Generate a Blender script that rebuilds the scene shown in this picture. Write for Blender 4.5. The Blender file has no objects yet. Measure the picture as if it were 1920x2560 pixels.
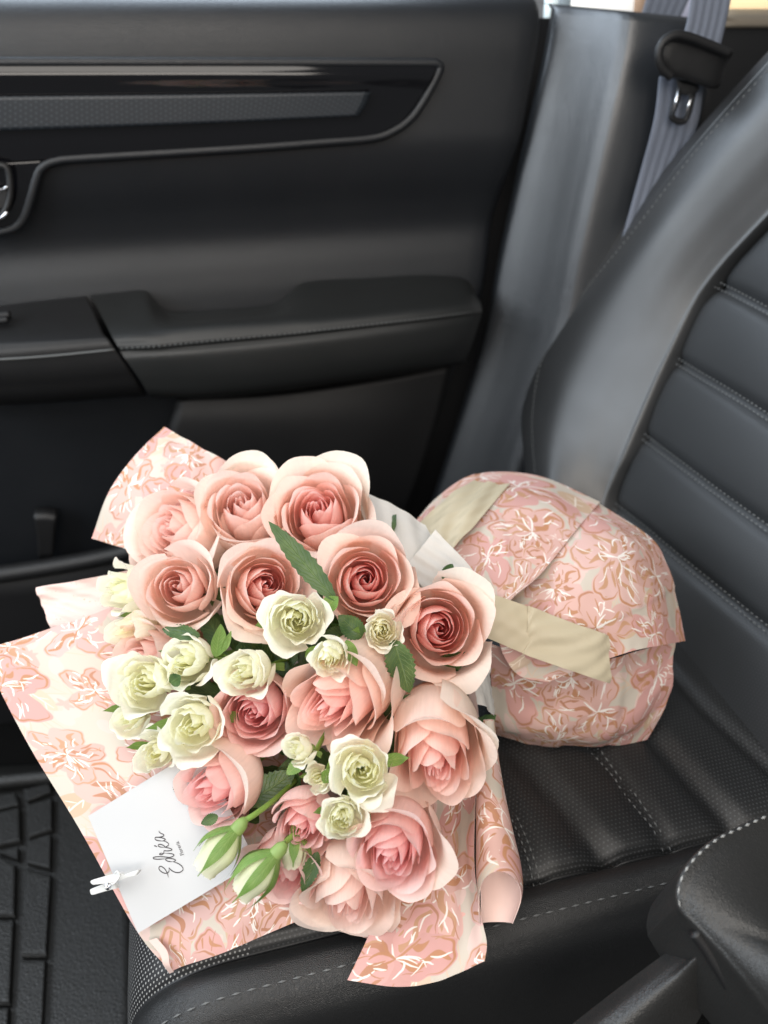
import bpy, bmesh, math, random
import numpy as np
from mathutils import Vector, Matrix

# ------------------------------------------------------------------ camera, world, light
SC = bpy.context.scene
COL = SC.collection
YAW, PITCH, FPX = math.radians(14), math.radians(33), 1934.0
CAM = np.array([0.0, 0.0, 0.5])
cd = bpy.data.cameras.new('camera')
cam = bpy.data.objects.new('camera', cd); COL.objects.link(cam)
cam.location = CAM
cam.rotation_euler = (math.pi/2 - PITCH, 0, -YAW)
cd.sensor_fit = 'VERTICAL'; cd.sensor_height = 36; cd.lens = 36*FPX/2560
cd.clip_start = 0.01; cd.clip_end = 50
cd.dof.use_dof = True; cd.dof.focus_distance = 0.50; cd.dof.aperture_fstop = 5.0
SC.camera = cam

W = bpy.data.worlds.new('World'); SC.world = W; W.use_nodes = True
W.node_tree.nodes['Background'].inputs[0].default_value = (0.93, 0.96, 1.0, 1)
W.node_tree.nodes['Background'].inputs[1].default_value = 0.22

def area(name, loc, target, sx, sy, watts, col):
    l = bpy.data.lights.new(name, 'AREA'); l.shape = 'RECTANGLE'; l.size = sx; l.size_y = sy
    l.energy = watts; l.color = col
    o = bpy.data.objects.new(name, l); COL.objects.link(o); o.location = loc
    o.rotation_euler = (Vector(target)-Vector(loc)).to_track_quat('-Z', 'Y').to_euler()
    return o
# daylight entering by the windscreen, the passenger window and the driver's window
area('windscreen_light', (-1.05, 0.36, 0.84), (0.30, 0.50, 0.30), 1.75, 0.66, 26, (0.84, 0.92, 1.0))
area('passenger_window_light', (-0.12, 1.12, 0.80), (0.05, 0.30, 0.25), 0.95, 0.40, 8, (0.74, 0.86, 1.0))
area('driver_window_light', (-0.05, -0.75, 0.90), (0.1, 0.6, 0.1), 1.0, 0.5, 13, (1.0, 0.93, 0.85))
area('overhead_fill_light', (-0.08, 0.05, 1.20), (0.05, 0.45, 0.0), 0.8, 0.7, 9, (1.0, 0.94, 0.87))  # no window here: overhead lamp added to brighten the rose faces
SC.view_settings.view_transform = 'Standard'; SC.view_settings.look = 'None'
SC.view_settings.exposure = -0.12; SC.view_settings.gamma = 1.0
SC.cycles.max_bounces = 12; SC.cycles.diffuse_bounces = 8; SC.cycles.transmission_bounces = 10; SC.cycles.use_denoising = True

# ------------------------------------------------------------------ measuring helpers
fw = np.array([math.sin(YAW)*math.cos(PITCH), math.cos(YAW)*math.cos(PITCH), -math.sin(PITCH)])
rt = np.array([math.cos(YAW), -math.sin(YAW), 0.0]); up = np.cross(rt, fw)
def ray(px, py): return fw + rt*((px-960)/FPX) + up*((1280-py)/FPX)
def D(px, py, d): return CAM + ray(px, py)*d
def Zp(px, py, z): r = ray(px, py); return CAM + r*((z-CAM[2])/r[2])
def Yp(px, py, y): r = ray(px, py); return CAM + r*((y-CAM[1])/r[1])
def PL(px, py, p, n): r = ray(px, py); return CAM + r*(np.dot(np.asarray(p)-CAM, n)/np.dot(r, n))
def nrm(v): v = np.asarray(v, float); return v/(np.linalg.norm(v)+1e-12)

def cr(P, n):
    """Catmull-Rom resample along axis 0"""
    P = np.asarray(P, float); m = len(P)
    if m == 2:
        t = np.linspace(0, 1, n).reshape((-1,)+(1,)*(P.ndim-1)); return P[0]*(1-t)+P[1]*t
    E = np.concatenate([[2*P[0]-P[1]], P, [2*P[-1]-P[-2]]])
    s = np.linspace(0, m-1, n); i = np.minimum(s.astype(int), m-2)
    t = (s-i).reshape((-1,)+(1,)*(P.ndim-1))
    a, b, c, d = E[i], E[i+1], E[i+2], E[i+3]
    return .5*(2*b+(c-a)*t+(2*a-5*b+4*c-d)*t*t+(3*b-a-3*c+d)*t**3)
def surf(C, nu, nv):
    A = cr(C, nu)
    return np.swapaxes(cr(np.swapaxes(A, 0, 1), nv), 0, 1)
def lin(P, n):
    """polyline resample by length"""
    P = np.asarray(P, float); L = np.r_[0, np.cumsum(np.linalg.norm(np.diff(P, axis=0), axis=1))]
    s = np.linspace(0, L[-1], n)
    return np.stack([np.interp(s, L, P[:, k]) for k in range(P.shape[1])], 1)

# ------------------------------------------------------------------ object helpers
def tag(o, label=None, cat=None, group=None, kind=None):
    if label: o['label'] = label
    if cat: o['category'] = cat
    if group: o['group'] = group
    if kind: o['kind'] = kind
    return o
def empty(name, loc=(0, 0, 0)):
    o = bpy.data.objects.new(name, None); COL.objects.link(o); o.location = loc; o.empty_display_size = .02
    return o
def mesh_obj(name, V, F, mat, parent=None, uv=None, smooth=True, mi=None, col=None):
    me = bpy.data.meshes.new(name)
    off = np.array(parent.location) if parent is not None and parent.type == 'EMPTY' else 0
    if parent is not None and parent.type != 'EMPTY' and parent.parent is not None: off = np.array(parent.parent.location)
    me.from_pydata((np.asarray(V, float)-off).tolist(), [], [tuple(int(i) for i in f) for f in F])
    for m in (mat if isinstance(mat, (list, tuple)) else [mat]): me.materials.append(m)
    if smooth: me.polygons.foreach_set('use_smooth', [True]*len(me.polygons))
    if mi is not None: me.polygons.foreach_set('material_index', np.asarray(mi, dtype=np.int32))
    li = np.empty(len(me.loops), dtype=np.int32); me.loops.foreach_get('vertex_index', li)
    if uv is not None:
        ul = me.uv_layers.new(name='UVMap'); ul.data.foreach_set('uv', np.asarray(uv, dtype=np.float32)[li].ravel())
    if col is not None:
        ca = me.color_attributes.new('Col', 'FLOAT_COLOR', 'POINT')
        ca.data.foreach_set('color', np.c_[np.asarray(col), np.ones(len(col))].astype(np.float32).ravel())
    me.update()
    o = bpy.data.objects.new(name, me); COL.objects.link(o)
    if parent is not None: o.parent = parent
    return o
def gridF(n, m, off=0, flip=False):
    i, j = np.meshgrid(np.arange(n-1), np.arange(m-1), indexing='ij'); a = (i*m+j).ravel()+off
    F = np.stack([a, a+1, a+m+1, a+m], 1)
    return F[:, ::-1] if flip else F
def gridN(G):
    du = np.gradient(G, axis=0); dv = np.gradient(G, axis=1); N = np.cross(du, dv)
    return N/(np.linalg.norm(N, axis=2, keepdims=True)+1e-12)
def gridUV(G):
    du = np.linalg.norm(np.diff(G, axis=0), axis=2).mean(1); dv = np.linalg.norm(np.diff(G, axis=1), axis=2).mean(0)
    U, V = np.meshgrid(np.r_[0, np.cumsum(du)], np.r_[0, np.cumsum(dv)], indexing='ij')
    return np.stack([U, V], 2).reshape(-1, 2)
def toward(G, flipcheck=True):
    """orient a grid so its normals face the camera"""
    N = gridN(G); v = CAM - G
    return G if (N*v).sum(2).mean() > 0 else G[:, ::-1]
def grid_obj(name, G, mat, parent=None):
    G = toward(np.asarray(G)); n, m = G.shape[:2]
    return mesh_obj(name, G.reshape(-1, 3), gridF(n, m), mat, parent, gridUV(G))
def solid_obj(name, G, mat, parent=None, th=.004):
    """a panel with real thickness behind its visible face"""
    G = toward(np.asarray(G)); n, m = G.shape[:2]; N = gridN(G)
    V = np.concatenate([G.reshape(-1, 3), (G-N*th).reshape(-1, 3)]); k = n*m
    F = [*gridF(n, m), *gridF(n, m, k, True)]
    ring = [i*m for i in range(n)] + [(n-1)*m+j for j in range(1, m)] + [i*m+m-1 for i in range(n-2, -1, -1)] + [j for j in range(m-2, 0, -1)]
    for a, b in zip(ring, ring[1:]+ring[:1]): F.append((a, b, b+k, a+k))
    return mesh_obj(name, V, F, mat, parent, np.r_[gridUV(G), gridUV(G)])
def sheet(name, G, front, back, parent=None, th=.00035, uvoff=(0, 0), uvrot=0.0):
    """paper: printed face on one side, plain face on the other, a thin cut edge between"""
    G = np.asarray(G); n, m = G.shape[:2]; N = gridN(G); k = n*m
    A, B = G.reshape(-1, 3), (G-N*th).reshape(-1, 3)
    ring = [i*m for i in range(n)] + [(n-1)*m+j for j in range(1, m)] + [i*m+m-1 for i in range(n-2, -1, -1)] + [j for j in range(m-2, 0, -1)]
    r = len(ring); V = np.concatenate([A, B, A[ring], B[ring]])
    F = [*gridF(n, m), *gridF(n, m, k, True)]; mi = [0]*((n-1)*(m-1))+[1]*((n-1)*(m-1))
    for a in range(r): b = (a+1) % r; F.append((2*k+a, 2*k+b, 2*k+r+b, 2*k+r+a)); mi.append(1)
    uv = gridUV(G); c, s = math.cos(uvrot), math.sin(uvrot)
    uv = np.c_[uv[:, 0]*c-uv[:, 1]*s, uv[:, 0]*s+uv[:, 1]*c] + np.array(uvoff)
    return mesh_obj(name, V, F, [front, back], parent, np.r_[uv, uv, uv[ring], uv[ring]], mi=mi)
def tube(name, P, r, mat, parent=None, n=8, closed=False, raw=False):
    P = np.asarray(P, float); m = len(P); r = np.broadcast_to(r, (m,))
    T = np.gradient(P, axis=0); ref = np.array([.31, .22, .93]); V = []
    for i in range(m):
        t = nrm(T[i]); a = nrm(np.cross(t, ref)); b = np.cross(t, a)
        for k in range(n):
            q = 2*math.pi*k/n; V.append(P[i]+(a*math.cos(q)+b*math.sin(q))*r[i])
    F = [(i*n+k, i*n+(k+1) % n, (i+1)*n+(k+1) % n, (i+1)*n+k) for i in range(m-1) for k in range(n)]
    F += [tuple(range(n))[::-1], tuple((m-1)*n+k for k in range(n))]
    if raw: return np.array(V), F
    return mesh_obj(name, V, F, mat, parent)
def join_raw(items):
    V, F, o = [], [], 0
    for v, f in items:
        V.append(v); F += [tuple(i+o for i in q) for q in f]; o += len(v)
    return np.concatenate(V), F
def stitches(name, P, nor, mat, parent, L=.0042, gap=.0022, r=.00055, slant=0.0):
    """a row of separate thread stitches lying on a seam"""
    P = np.asarray(P, float); length = np.linalg.norm(np.diff(P, axis=0), axis=1).sum()
    k = max(2, int(length/(L+gap))); Q = lin(P, k*3+1); items = []
    for i in range(k):
        a, b = Q[i*3], Q[min(i*3+2, len(Q)-1)]; t = nrm(b-a); n_ = nrm(nor); s = np.cross(t, n_)
        a = a - s*slant; b = b + s*slant; m = (a+b)/2
        V = [a, m+s*r+n_*r*.9, m-s*r+n_*r*.9, m+s*r-n_*r, m-s*r-n_*r, b]
        F = [(0, 1, 2), (0, 2, 4), (0, 4, 3), (0, 3, 1), (5, 2, 1), (5, 4, 2), (5, 3, 4), (5, 1, 3)]
        items.append((np.array(V)+n_*r*.5, F))
    V, F = join_raw(items)
    o = mesh_obj(name, V, F, mat, parent, smooth=False); o['kind'] = 'stuff'
    return o

# ------------------------------------------------------------------ materials
def newmat(name):
    m = bpy.data.materials.new(name); m.use_nodes = True
    nt = m.node_tree; b = nt.nodes['Principled BSDF']
    return m, nt, b
def N_(nt, t, **k):
    n = nt.nodes.new(t)
    for a, v in k.items(): setattr(n, a, v)
    return n
def plain(name, col, rough=.5, metal=0, spec=.5, coat=0):
    m, nt, b = newmat(name)
    b.inputs['Base Color'].default_value = (*col, 1); b.inputs['Roughness'].default_value = rough
    b.inputs['Metallic'].default_value = metal; b.inputs['Specular IOR Level'].default_value = spec
    b.inputs['Coat Weight'].default_value = coat
    return m
def leather(name, col, rough=.45, scale=900, strength=.35, dist=.0004, perf=None, perfcol=(.2, .2, .2), spec=.5):
    m, nt, b = newmat(name)
    tc = N_(nt, 'ShaderNodeTexCoord')
    vor = N_(nt, 'ShaderNodeTexVoronoi', feature='DISTANCE_TO_EDGE'); vor.inputs['Scale'].default_value = scale
    noi = N_(nt, 'ShaderNodeTexNoise'); noi.inputs['Scale'].default_value = scale*.35; noi.inputs['Detail'].default_value = 4
    big = N_(nt, 'ShaderNodeTexNoise'); big.inputs['Scale'].default_value = 14; big.inputs['Detail'].default_value = 5
    for n in (vor, noi, big): nt.links.new(tc.outputs['Object'], n.inputs['Vector'])
    mul = N_(nt, 'ShaderNodeMath', operation='MULTIPLY_ADD'); mul.inputs[1].default_value = 2.2
    nt.links.new(vor.outputs['Distance'], mul.inputs[0]); nt.links.new(noi.outputs['Fac'], mul.inputs[2])
    bp = N_(nt, 'ShaderNodeBump'); bp.inputs['Strength'].default_value = strength; bp.inputs['Distance'].default_value = dist
    nt.links.new(mul.outputs[0], bp.inputs['Height']); nt.links.new(bp.outputs[0], b.inputs['Normal'])
    rr = N_(nt, 'ShaderNodeMapRange'); rr.inputs[1].default_value = .3; rr.inputs[2].default_value = .7
    rr.inputs[3].default_value = rough-.03; rr.inputs[4].default_value = rough+.04
    nt.links.new(big.outputs['Fac'], rr.inputs[0]); nt.links.new(rr.outputs[0], b.inputs['Roughness'])
    b.inputs['Specular IOR Level'].default_value = spec
    b.inputs['Base Color'].default_value = (*col, 1)
    if perf:
        uvn = N_(nt, 'ShaderNodeUVMap'); mp = N_(nt, 'ShaderNodeVectorMath', operation='SCALE'); mp.inputs['Scale'].default_value = 1/perf
        nt.links.new(uvn.outputs[0], mp.inputs[0])
        sp = N_(nt, 'ShaderNodeSeparateXYZ'); nt.links.new(mp.outputs[0], sp.inputs[0])
        # staggered rows of punched holes
        fl = N_(nt, 'ShaderNodeMath', operation='FLOOR'); nt.links.new(sp.outputs['Y'], fl.inputs[0])
        hf = N_(nt, 'ShaderNodeMath', operation='MULTIPLY_ADD'); hf.inputs[1].default_value = .5; nt.links.new(fl.outputs[0], hf.inputs[0]); nt.links.new(sp.outputs['X'], hf.inputs[2])
        fx = N_(nt, 'ShaderNodeMath', operation='FRACT'); nt.links.new(hf.outputs[0], fx.inputs[0])
        fy = N_(nt, 'ShaderNodeMath', operation='FRACT'); nt.links.new(sp.outputs['Y'], fy.inputs[0])
        cb = N_(nt, 'ShaderNodeCombineXYZ'); nt.links.new(fx.outputs[0], cb.inputs[0]); nt.links.new(fy.outputs[0], cb.inputs[1])
        ds = N_(nt, 'ShaderNodeVectorMath', operation='DISTANCE'); ds.inputs[1].default_value = (.5, .5, 0); nt.links.new(cb.outputs[0], ds.inputs[0])
        lt = N_(nt, 'ShaderNodeMapRange'); lt.inputs[1].default_value = .17; lt.inputs[2].default_value = .25; lt.inputs[3].default_value = 1; lt.inputs[4].default_value = 0
        nt.links.new(ds.outputs['Value'], lt.inputs[0])
        mx = N_(nt, 'ShaderNodeMix', data_type='RGBA'); nt.links.new(lt.outputs[0], mx.inputs['Factor'])
        mx.inputs['A'].default_value = (*col, 1); mx.inputs['B'].default_value = (*perfcol, 1)
        nt.links.new(mx.outputs['Result'], b.inputs['Base Color'])
    return m
def petal_mat(name, trans=.40, rough=.55, tint=(1, 1, 1)):
    m, nt, b = newmat(name)
    at = N_(nt, 'ShaderNodeVertexColor', layer_name='Col')
    tc = N_(nt, 'ShaderNodeTexCoord')
    n1 = N_(nt, 'ShaderNodeTexNoise'); n1.inputs['Scale'].default_value = 60; n1.inputs['Detail'].default_value = 6
    nt.links.new(tc.outputs['Object'], n1.inputs['Vector'])
    mr = N_(nt, 'ShaderNodeMapRange'); mr.inputs[1].default_value = .3; mr.inputs[2].default_value = .7; mr.inputs[3].default_value = .955; mr.inputs[4].default_value = 1.01
    nt.links.new(n1.outputs['Fac'], mr.inputs[0])
    vm = N_(nt, 'ShaderNodeVectorMath', operation='SCALE'); nt.links.new(at.outputs['Color'], vm.inputs[0]); nt.links.new(mr.outputs[0], vm.inputs['Scale'])
    nt.links.new(vm.outputs[0], b.inputs['Base Color']); b.inputs['Roughness'].default_value = rough
    b.inputs['Specular IOR Level'].default_value = .2
    # fine veins run up each petal
    uvn = N_(nt, 'ShaderNodeUVMap'); mp = N_(nt, 'ShaderNodeMapping'); mp.inputs['Scale'].default_value = (26, 2.2, 1)
    nt.links.new(uvn.outputs[0], mp.inputs[0])
    n2 = N_(nt, 'ShaderNodeTexNoise'); n2.inputs['Scale'].default_value = 1; n2.inputs['Detail'].default_value = 3
    nt.links.new(mp.outputs[0], n2.inputs['Vector'])
    bp = N_(nt, 'ShaderNodeBump'); bp.inputs['Strength'].default_value = .55; bp.inputs['Distance'].default_value = .0007
    nt.links.new(n2.outputs['Fac'], bp.inputs['Height']); nt.links.new(bp.outputs[0], b.inputs['Normal'])
    vr = N_(nt, 'ShaderNodeMapRange'); vr.inputs[1].default_value = .35; vr.inputs[2].default_value = .65; vr.inputs[3].default_value = .96; vr.inputs[4].default_value = 1.01
    nt.links.new(n2.outputs['Fac'], vr.inputs[0])
    vv = N_(nt, 'ShaderNodeVectorMath', operation='SCALE'); nt.links.new(vm.outputs[0], vv.inputs[0]); nt.links.new(vr.outputs[0], vv.inputs['Scale'])
    nt.links.new(vv.outputs[0], b.inputs['Base Color']); vm = vv
    tr = N_(nt, 'ShaderNodeBsdfTranslucent'); nt.links.new(vm.outputs[0], tr.inputs[0])
    ms = N_(nt, 'ShaderNodeMixShader'); ms.inputs[0].default_value = trans
    nt.links.new(b.outputs[0], ms.inputs[1]); nt.links.new(tr.outputs[0], ms.inputs[2])
    nt.links.new(ms.outputs[0], nt.nodes['Material Output'].inputs[0])
    return m
def leaf_mat(name, a, b_, rough=.45):
    m, nt, b = newmat(name)
    uvn = N_(nt, 'ShaderNodeUVMap'); sp = N_(nt, 'ShaderNodeSeparateXYZ'); nt.links.new(uvn.outputs[0], sp.inputs[0])
    # side veins: stripes slanting away from the midrib
    ab = N_(nt, 'ShaderNodeMath', operation='ABSOLUTE'); nt.links.new(sp.outputs[0], ab.inputs[0])
    ma = N_(nt, 'ShaderNodeMath', operation='MULTIPLY_ADD'); ma.inputs[1].default_value = -.28; nt.links.new(ab.outputs[0], ma.inputs[0]); nt.links.new(sp.outputs[1], ma.inputs[2])
    sn = N_(nt, 'ShaderNodeMath', operation='MULTIPLY'); sn.inputs[1].default_value = 62; nt.links.new(ma.outputs[0], sn.inputs[0])
    si = N_(nt, 'ShaderNodeMath', operation='SINE'); nt.links.new(sn.outputs[0], si.inputs[0])
    pw = N_(nt, 'ShaderNodeMapRange'); pw.inputs[1].default_value = .75; pw.inputs[2].default_value = 1.0; nt.links.new(si.outputs[0], pw.inputs[0])
    mid = N_(nt, 'ShaderNodeMapRange'); mid.inputs[1].default_value = .09; mid.inputs[2].default_value = .02; nt.links.new(ab.outputs[0], mid.inputs[0])
    mxx = N_(nt, 'ShaderNodeMath', operation='MAXIMUM'); nt.links.new(pw.outputs[0], mxx.inputs[0]); nt.links.new(mid.outputs[0], mxx.inputs[1])
    tc = N_(nt, 'ShaderNodeTexCoord'); n1 = N_(nt, 'ShaderNodeTexNoise'); n1.inputs['Scale'].default_value = 90; n1.inputs['Detail'].default_value = 5
    nt.links.new(tc.outputs['Object'], n1.inputs['Vector'])
    mix = N_(nt, 'ShaderNodeMix', data_type='RGBA'); mix.inputs['A'].default_value = (*a, 1); mix.inputs['B'].default_value = (*b_, 1)
    ad = N_(nt, 'ShaderNodeMath', operation='MULTIPLY_ADD'); ad.inputs[1].default_value = .45; nt.links.new(mxx.outputs[0], ad.inputs[0])
    mr = N_(nt, 'ShaderNodeMapRange'); mr.inputs[1].default_value = .35; mr.inputs[2].default_value = .7; mr.inputs[3].default_value = 0; mr.inputs[4].default_value = .55
    nt.links.new(n1.outputs['Fac'], mr.inputs[0]); nt.links.new(mr.outputs[0], ad.inputs[2])
    nt.links.new(ad.outputs[0], mix.inputs['Factor']); nt.links.new(mix.outputs['Result'], b.inputs['Base Color'])
    b.inputs['Roughness'].default_value = rough
    bp = N_(nt, 'ShaderNodeBump'); bp.inputs['Strength'].default_value = .5; bp.inputs['Distance'].default_value = -.0006
    nt.links.new(mxx.outputs[0], bp.inputs['Height']); nt.links.new(bp.outputs[0], b.inputs['Normal'])
    tr = N_(nt, 'ShaderNodeBsdfTranslucent'); nt.links.new(mix.outputs['Result'], tr.inputs[0])
    ms = N_(nt, 'ShaderNodeMixShader'); ms.inputs[0].default_value = .2
    nt.links.new(b.outputs[0], ms.inputs[1]); nt.links.new(tr.outputs[0], ms.inputs[2])
    nt.links.new(ms.outputs[0], nt.nodes['Material Output'].inputs[0])
    return m

# ---- the printed floral pattern of the wrapping paper, drawn stroke by stroke
TILE, NP = 0.25, 1000
def paint_print():
    rg = np.random.default_rng(11); img = np.empty((NP, NP, 3)); img[:] = (.60, .545, .47)
    S = NP/TILE
    n0 = np.cumsum(np.cumsum(rg.normal(size=(8, 8)), 0), 1)*0
    def win(x, y, r):
        i = np.arange(int((x-r)*S), int((x+r)*S)+2); j = np.arange(int((y-r)*S), int((y+r)*S)+2)
        X, Y = np.meshgrid((i+.5)/S-x, (j+.5)/S-y, indexing='ij')
        return np.ix_(i % NP, j % NP), X, Y
    def put(ix, a, c):
        a = np.clip(a, 0, 1)[..., None]; img[ix] = img[ix]*(1-a)+np.array(c)*a
    def stroke(P, w, c, taper=True):
        P = np.asarray(P); cx, cy = P.mean(0); r = np.abs(P-[cx, cy]).max()+w*2
        ix, X, Y = win(cx, cy, r); best = np.full(X.shape, 9.)
        L = len(P)-1
        for k in range(L):
            a = P[k]-[cx, cy]; b = P[k+1]-[cx, cy]; d = b-a; q = max(d@d, 1e-12)
            t = np.clip(((X-a[0])*d[0]+(Y-a[1])*d[1])/q, 0, 1)
            wk = w*((.35+.65*np.sin(math.pi*np.clip((k+t)/L*.9+.05, 0, 1))) if taper else 1)
            best = np.minimum(best, np.hypot(X-a[0]-t*d[0], Y-a[1]-t*d[1])-wk)
        put(ix, .5-best*S*.8, c)
    def curve(x, y, ang, L, bend, n=7, wob=.0):
        P = []; a = ang
        for k in range(n):
            P.append((x, y)); x += math.cos(a)*L/(n-1); y += math.sin(a)*L/(n-1); a += bend/(n-1)+rg.normal()*wob
        return np.array(P)
    PINKS = [(.66, .41, .375), (.67, .45, .41), (.64, .365, .34), (.66, .42, .375), (.64, .43, .41)]
    COP = [(.50, .25, .14), (.54, .31, .19), (.48, .24, .15)]
    WH = (.86, .83, .79); TAN = (.60, .44, .31); TAN2 = (.66, .52, .40)
    def petal(x, y, ang, L, Wd, c):
        cx, cy = x+math.cos(ang)*L*.5, y+math.sin(ang)*L*.5
        ix, X, Y = win(cx, cy, L*.85)
        u = (X*math.cos(ang)+Y*math.sin(ang))/(L*.5); v = (-X*math.sin(ang)+Y*math.cos(ang))/(Wd*.5)
        th = np.arctan2(v, u); ph = rg.uniform(0, 6, 3)
        wob = 1+.07*np.sin(3*th+ph[0])+.05*np.sin(5*th+ph[1])+.03*np.sin(9*th+ph[2])
        rr = np.hypot(u, v*(1.25-.28*u))/wob
        px = L*.5*S
        put(ix, (1-rr)*px*.6+.5, c)
        # copper keyline, broken, pulled a little inwards, thicker on one side
        side = np.cos(th-rg.uniform(-1.2, 1.2)); wline = np.clip(.004+.055*side, 0, 1)*(u > -.75)
        put(ix, (wline-np.abs(rr-.89))*px*.6+.35*(wline > .01)-.1, COP[rg.integers(3)])
        if rg.random() < .75:   # copper wash near the throat
            nz = np.sin(v*9+ph[0]+2*np.sin(u*5))*.5+.5
            put(ix, ((.25-.9*np.abs(v))+(nz-.62)-.35*(u+.2))*px*.25*(rr < .8), COP[rg.integers(3)])
        for k in range(rg.integers(4, 8)):
            a = ang+rg.normal()*.35; q = rg.uniform(.1, .6)
            o = rg.normal()*Wd*.16
            P = curve(x+math.cos(ang)*L*q-math.sin(ang)*o, y+math.sin(ang)*L*q+math.cos(ang)*o, a, L*rg.uniform(.18, .42), rg.normal()*.9, 7, .15)
            stroke(P, rg.uniform(.0003, .0007), WH if rg.random() < .72 else COP[rg.integers(3)])
    def flower(x, y, R, n=5):
        a0 = rg.uniform(0, 6.28); c0 = PINKS[rg.integers(len(PINKS))]
        for k in rg.permutation(n):
            petal(x, y, a0+k*2*math.pi/n+rg.normal()*.15, R*rg.uniform(.85, 1.15), R*rg.uniform(.72, .98), np.array(c0)*rg.uniform(.95, 1.06))
        for k in range(9):
            a = rg.uniform(0, 6.28); stroke(curve(x, y, a, R*rg.uniform(.2, .5), rg.normal()*.8, 7, .1), rg.uniform(.0004, .0008), WH if rg.random() < .7 else COP[0])
    def leaf(x, y, ang, L, Wd, c):
        cx, cy = x+math.cos(ang)*L*.5, y+math.sin(ang)*L*.5; ix, X, Y = win(cx, cy, L*.7)
        u = (X*math.cos(ang)+Y*math.sin(ang))/(L*.5); v = (-X*math.sin(ang)+Y*math.cos(ang))/(Wd*.5)
        e = np.clip(1-u*u, 0, 1)**.8
        put(ix, (e-np.abs(v))*Wd*.5*S*.6+.3, c)
        stroke(curve(x, y, ang, L*.9, rg.normal()*.2), .0005, (.84, .74, .64))
        for k in range(4): stroke(curve(x+math.cos(ang)*L*(.2+.17*k), y+math.sin(ang)*L*(.2+.17*k), ang+(.7 if k % 2 else -.7), L*.2, 0), .0004, (.84, .74, .64))
    def sprig(x, y):
        a = rg.uniform(0, 6.28)
        for k in range(5): stroke(curve(x, y, a+k*1.26+rg.normal()*.2, .0055, 0, 4), .0016, (.75, .44, .39))
    def twigs(x, y):
        a = rg.uniform(0, 6.28)
        for k in range(4): stroke(curve(x+rg.normal()*.004, y+rg.normal()*.004, a+rg.normal()*.35, rg.uniform(.014, .028), rg.normal()*.3), .00045, TAN2)
    # scattered on a jittered lattice
    pts = [((i+.5+(j % 2)*.5)/5*TILE+rg.normal()*.006, (j+.5)/5*TILE+rg.normal()*.005) for i in range(5) for j in range(5)]
    for k in range(110):      # loose blush shapes behind the drawn flowers
        x, y = rg.uniform(0, TILE, 2); a = rg.uniform(0, 6.28)
        stroke(curve(x, y, a, rg.uniform(.008, .016), rg.normal()*.8, 5, .2), rg.uniform(.003, .006), (.72, .56, .51))
    for x, y in pts:
        for k in range(3): twigs(x+rg.normal()*.025, y+rg.normal()*.025)
    for x, y in pts:
        if rg.random() < .75: leaf(x+rg.normal()*.022, y+rg.normal()*.022, rg.uniform(0, 6.28), rg.uniform(.026, .036), rg.uniform(.013, .018), TAN if rg.random() < .6 else TAN2)
        for k in range(2): sprig(x+rg.normal()*.026, y+rg.normal()*.026)
    for k in rg.permutation(len(pts)):
        flower(*pts[k], rg.uniform(.023, .037), int(rg.integers(4, 7)))
    im = bpy.data.images.new('floral_print', NP, NP, float_buffer=False); im.colorspace_settings.name = 'sRGB'
    out = np.ones((NP, NP, 4), dtype=np.float32); c = np.clip(img, 0, 1)
    c = c*np.array([.88, .86, .84]); out[..., :3] = np.where(c < .0031308, c*12.92, 1.055*c**(1/2.4)-.055)
    im.pixels.foreach_set(out.ravel()); im.update(); im.pack()
    return im
def paper_mat(name):
    m, nt, b = newmat(name)
    uvn = N_(nt, 'ShaderNodeUVMap'); mp = N_(nt, 'ShaderNodeMapping'); mp.inputs['Scale'].default_value = (1/TILE, 1/TILE, 1)
    tx = N_(nt, 'ShaderNodeTexImage'); tx.image = paint_print()
    nt.links.new(uvn.outputs[0], mp.inputs[0]); nt.links.new(mp.outputs[0], tx.inputs[0])
    nt.links.new(tx.outputs[0], b.inputs['Base Color']); b.inputs['Roughness'].default_value = .55; b.inputs['Specular IOR Level'].default_value = .3
    tc = N_(nt, 'ShaderNodeTexCoord'); n1 = N_(nt, 'ShaderNodeTexNoise'); n1.inputs['Scale'].default_value = 25; n1.inputs['Detail'].default_value = 3
    nt.links.new(tc.outputs['Object'], n1.inputs['Vector'])
    bp = N_(nt, 'ShaderNodeBump'); bp.inputs['Strength'].default_value = .25; bp.inputs['Distance'].default_value = .002
    nt.links.new(n1.outputs['Fac'], bp.inputs['Height']); nt.links.new(bp.outputs[0], b.inputs['Normal'])
    return m
def paper_plain(name, col, trans=.0, rough=.6):
    m, nt, b = newmat(name); b.inputs['Base Color'].default_value = (*col, 1); b.inputs['Roughness'].default_value = rough
    b.inputs['Specular IOR Level'].default_value = .25
    tc = N_(nt, 'ShaderNodeTexCoord'); n1 = N_(nt, 'ShaderNodeTexNoise'); n1.inputs['Scale'].default_value = 40; n1.inputs['Detail'].default_value = 4
    nt.links.new(tc.outputs['Object'], n1.inputs['Vector'])
    bp = N_(nt, 'ShaderNodeBump'); bp.inputs['Strength'].default_value = .2; bp.inputs['Distance'].default_value = .0015
    nt.links.new(n1.outputs['Fac'], bp.inputs['Height']); nt.links.new(bp.outputs[0], b.inputs['Normal'])
    if trans:
        tr = N_(nt, 'ShaderNodeBsdfTranslucent'); tr.inputs[0].default_value = (*col, 1)
        ms = N_(nt, 'ShaderNodeMixShader'); ms.inputs[0].default_value = trans
        nt.links.new(b.outputs[0], ms.inputs[1]); nt.links.new(tr.outputs[0], ms.inputs[2])
        nt.links.new(ms.outputs[0], nt.nodes['Material Output'].inputs[0])
    return m

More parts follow.
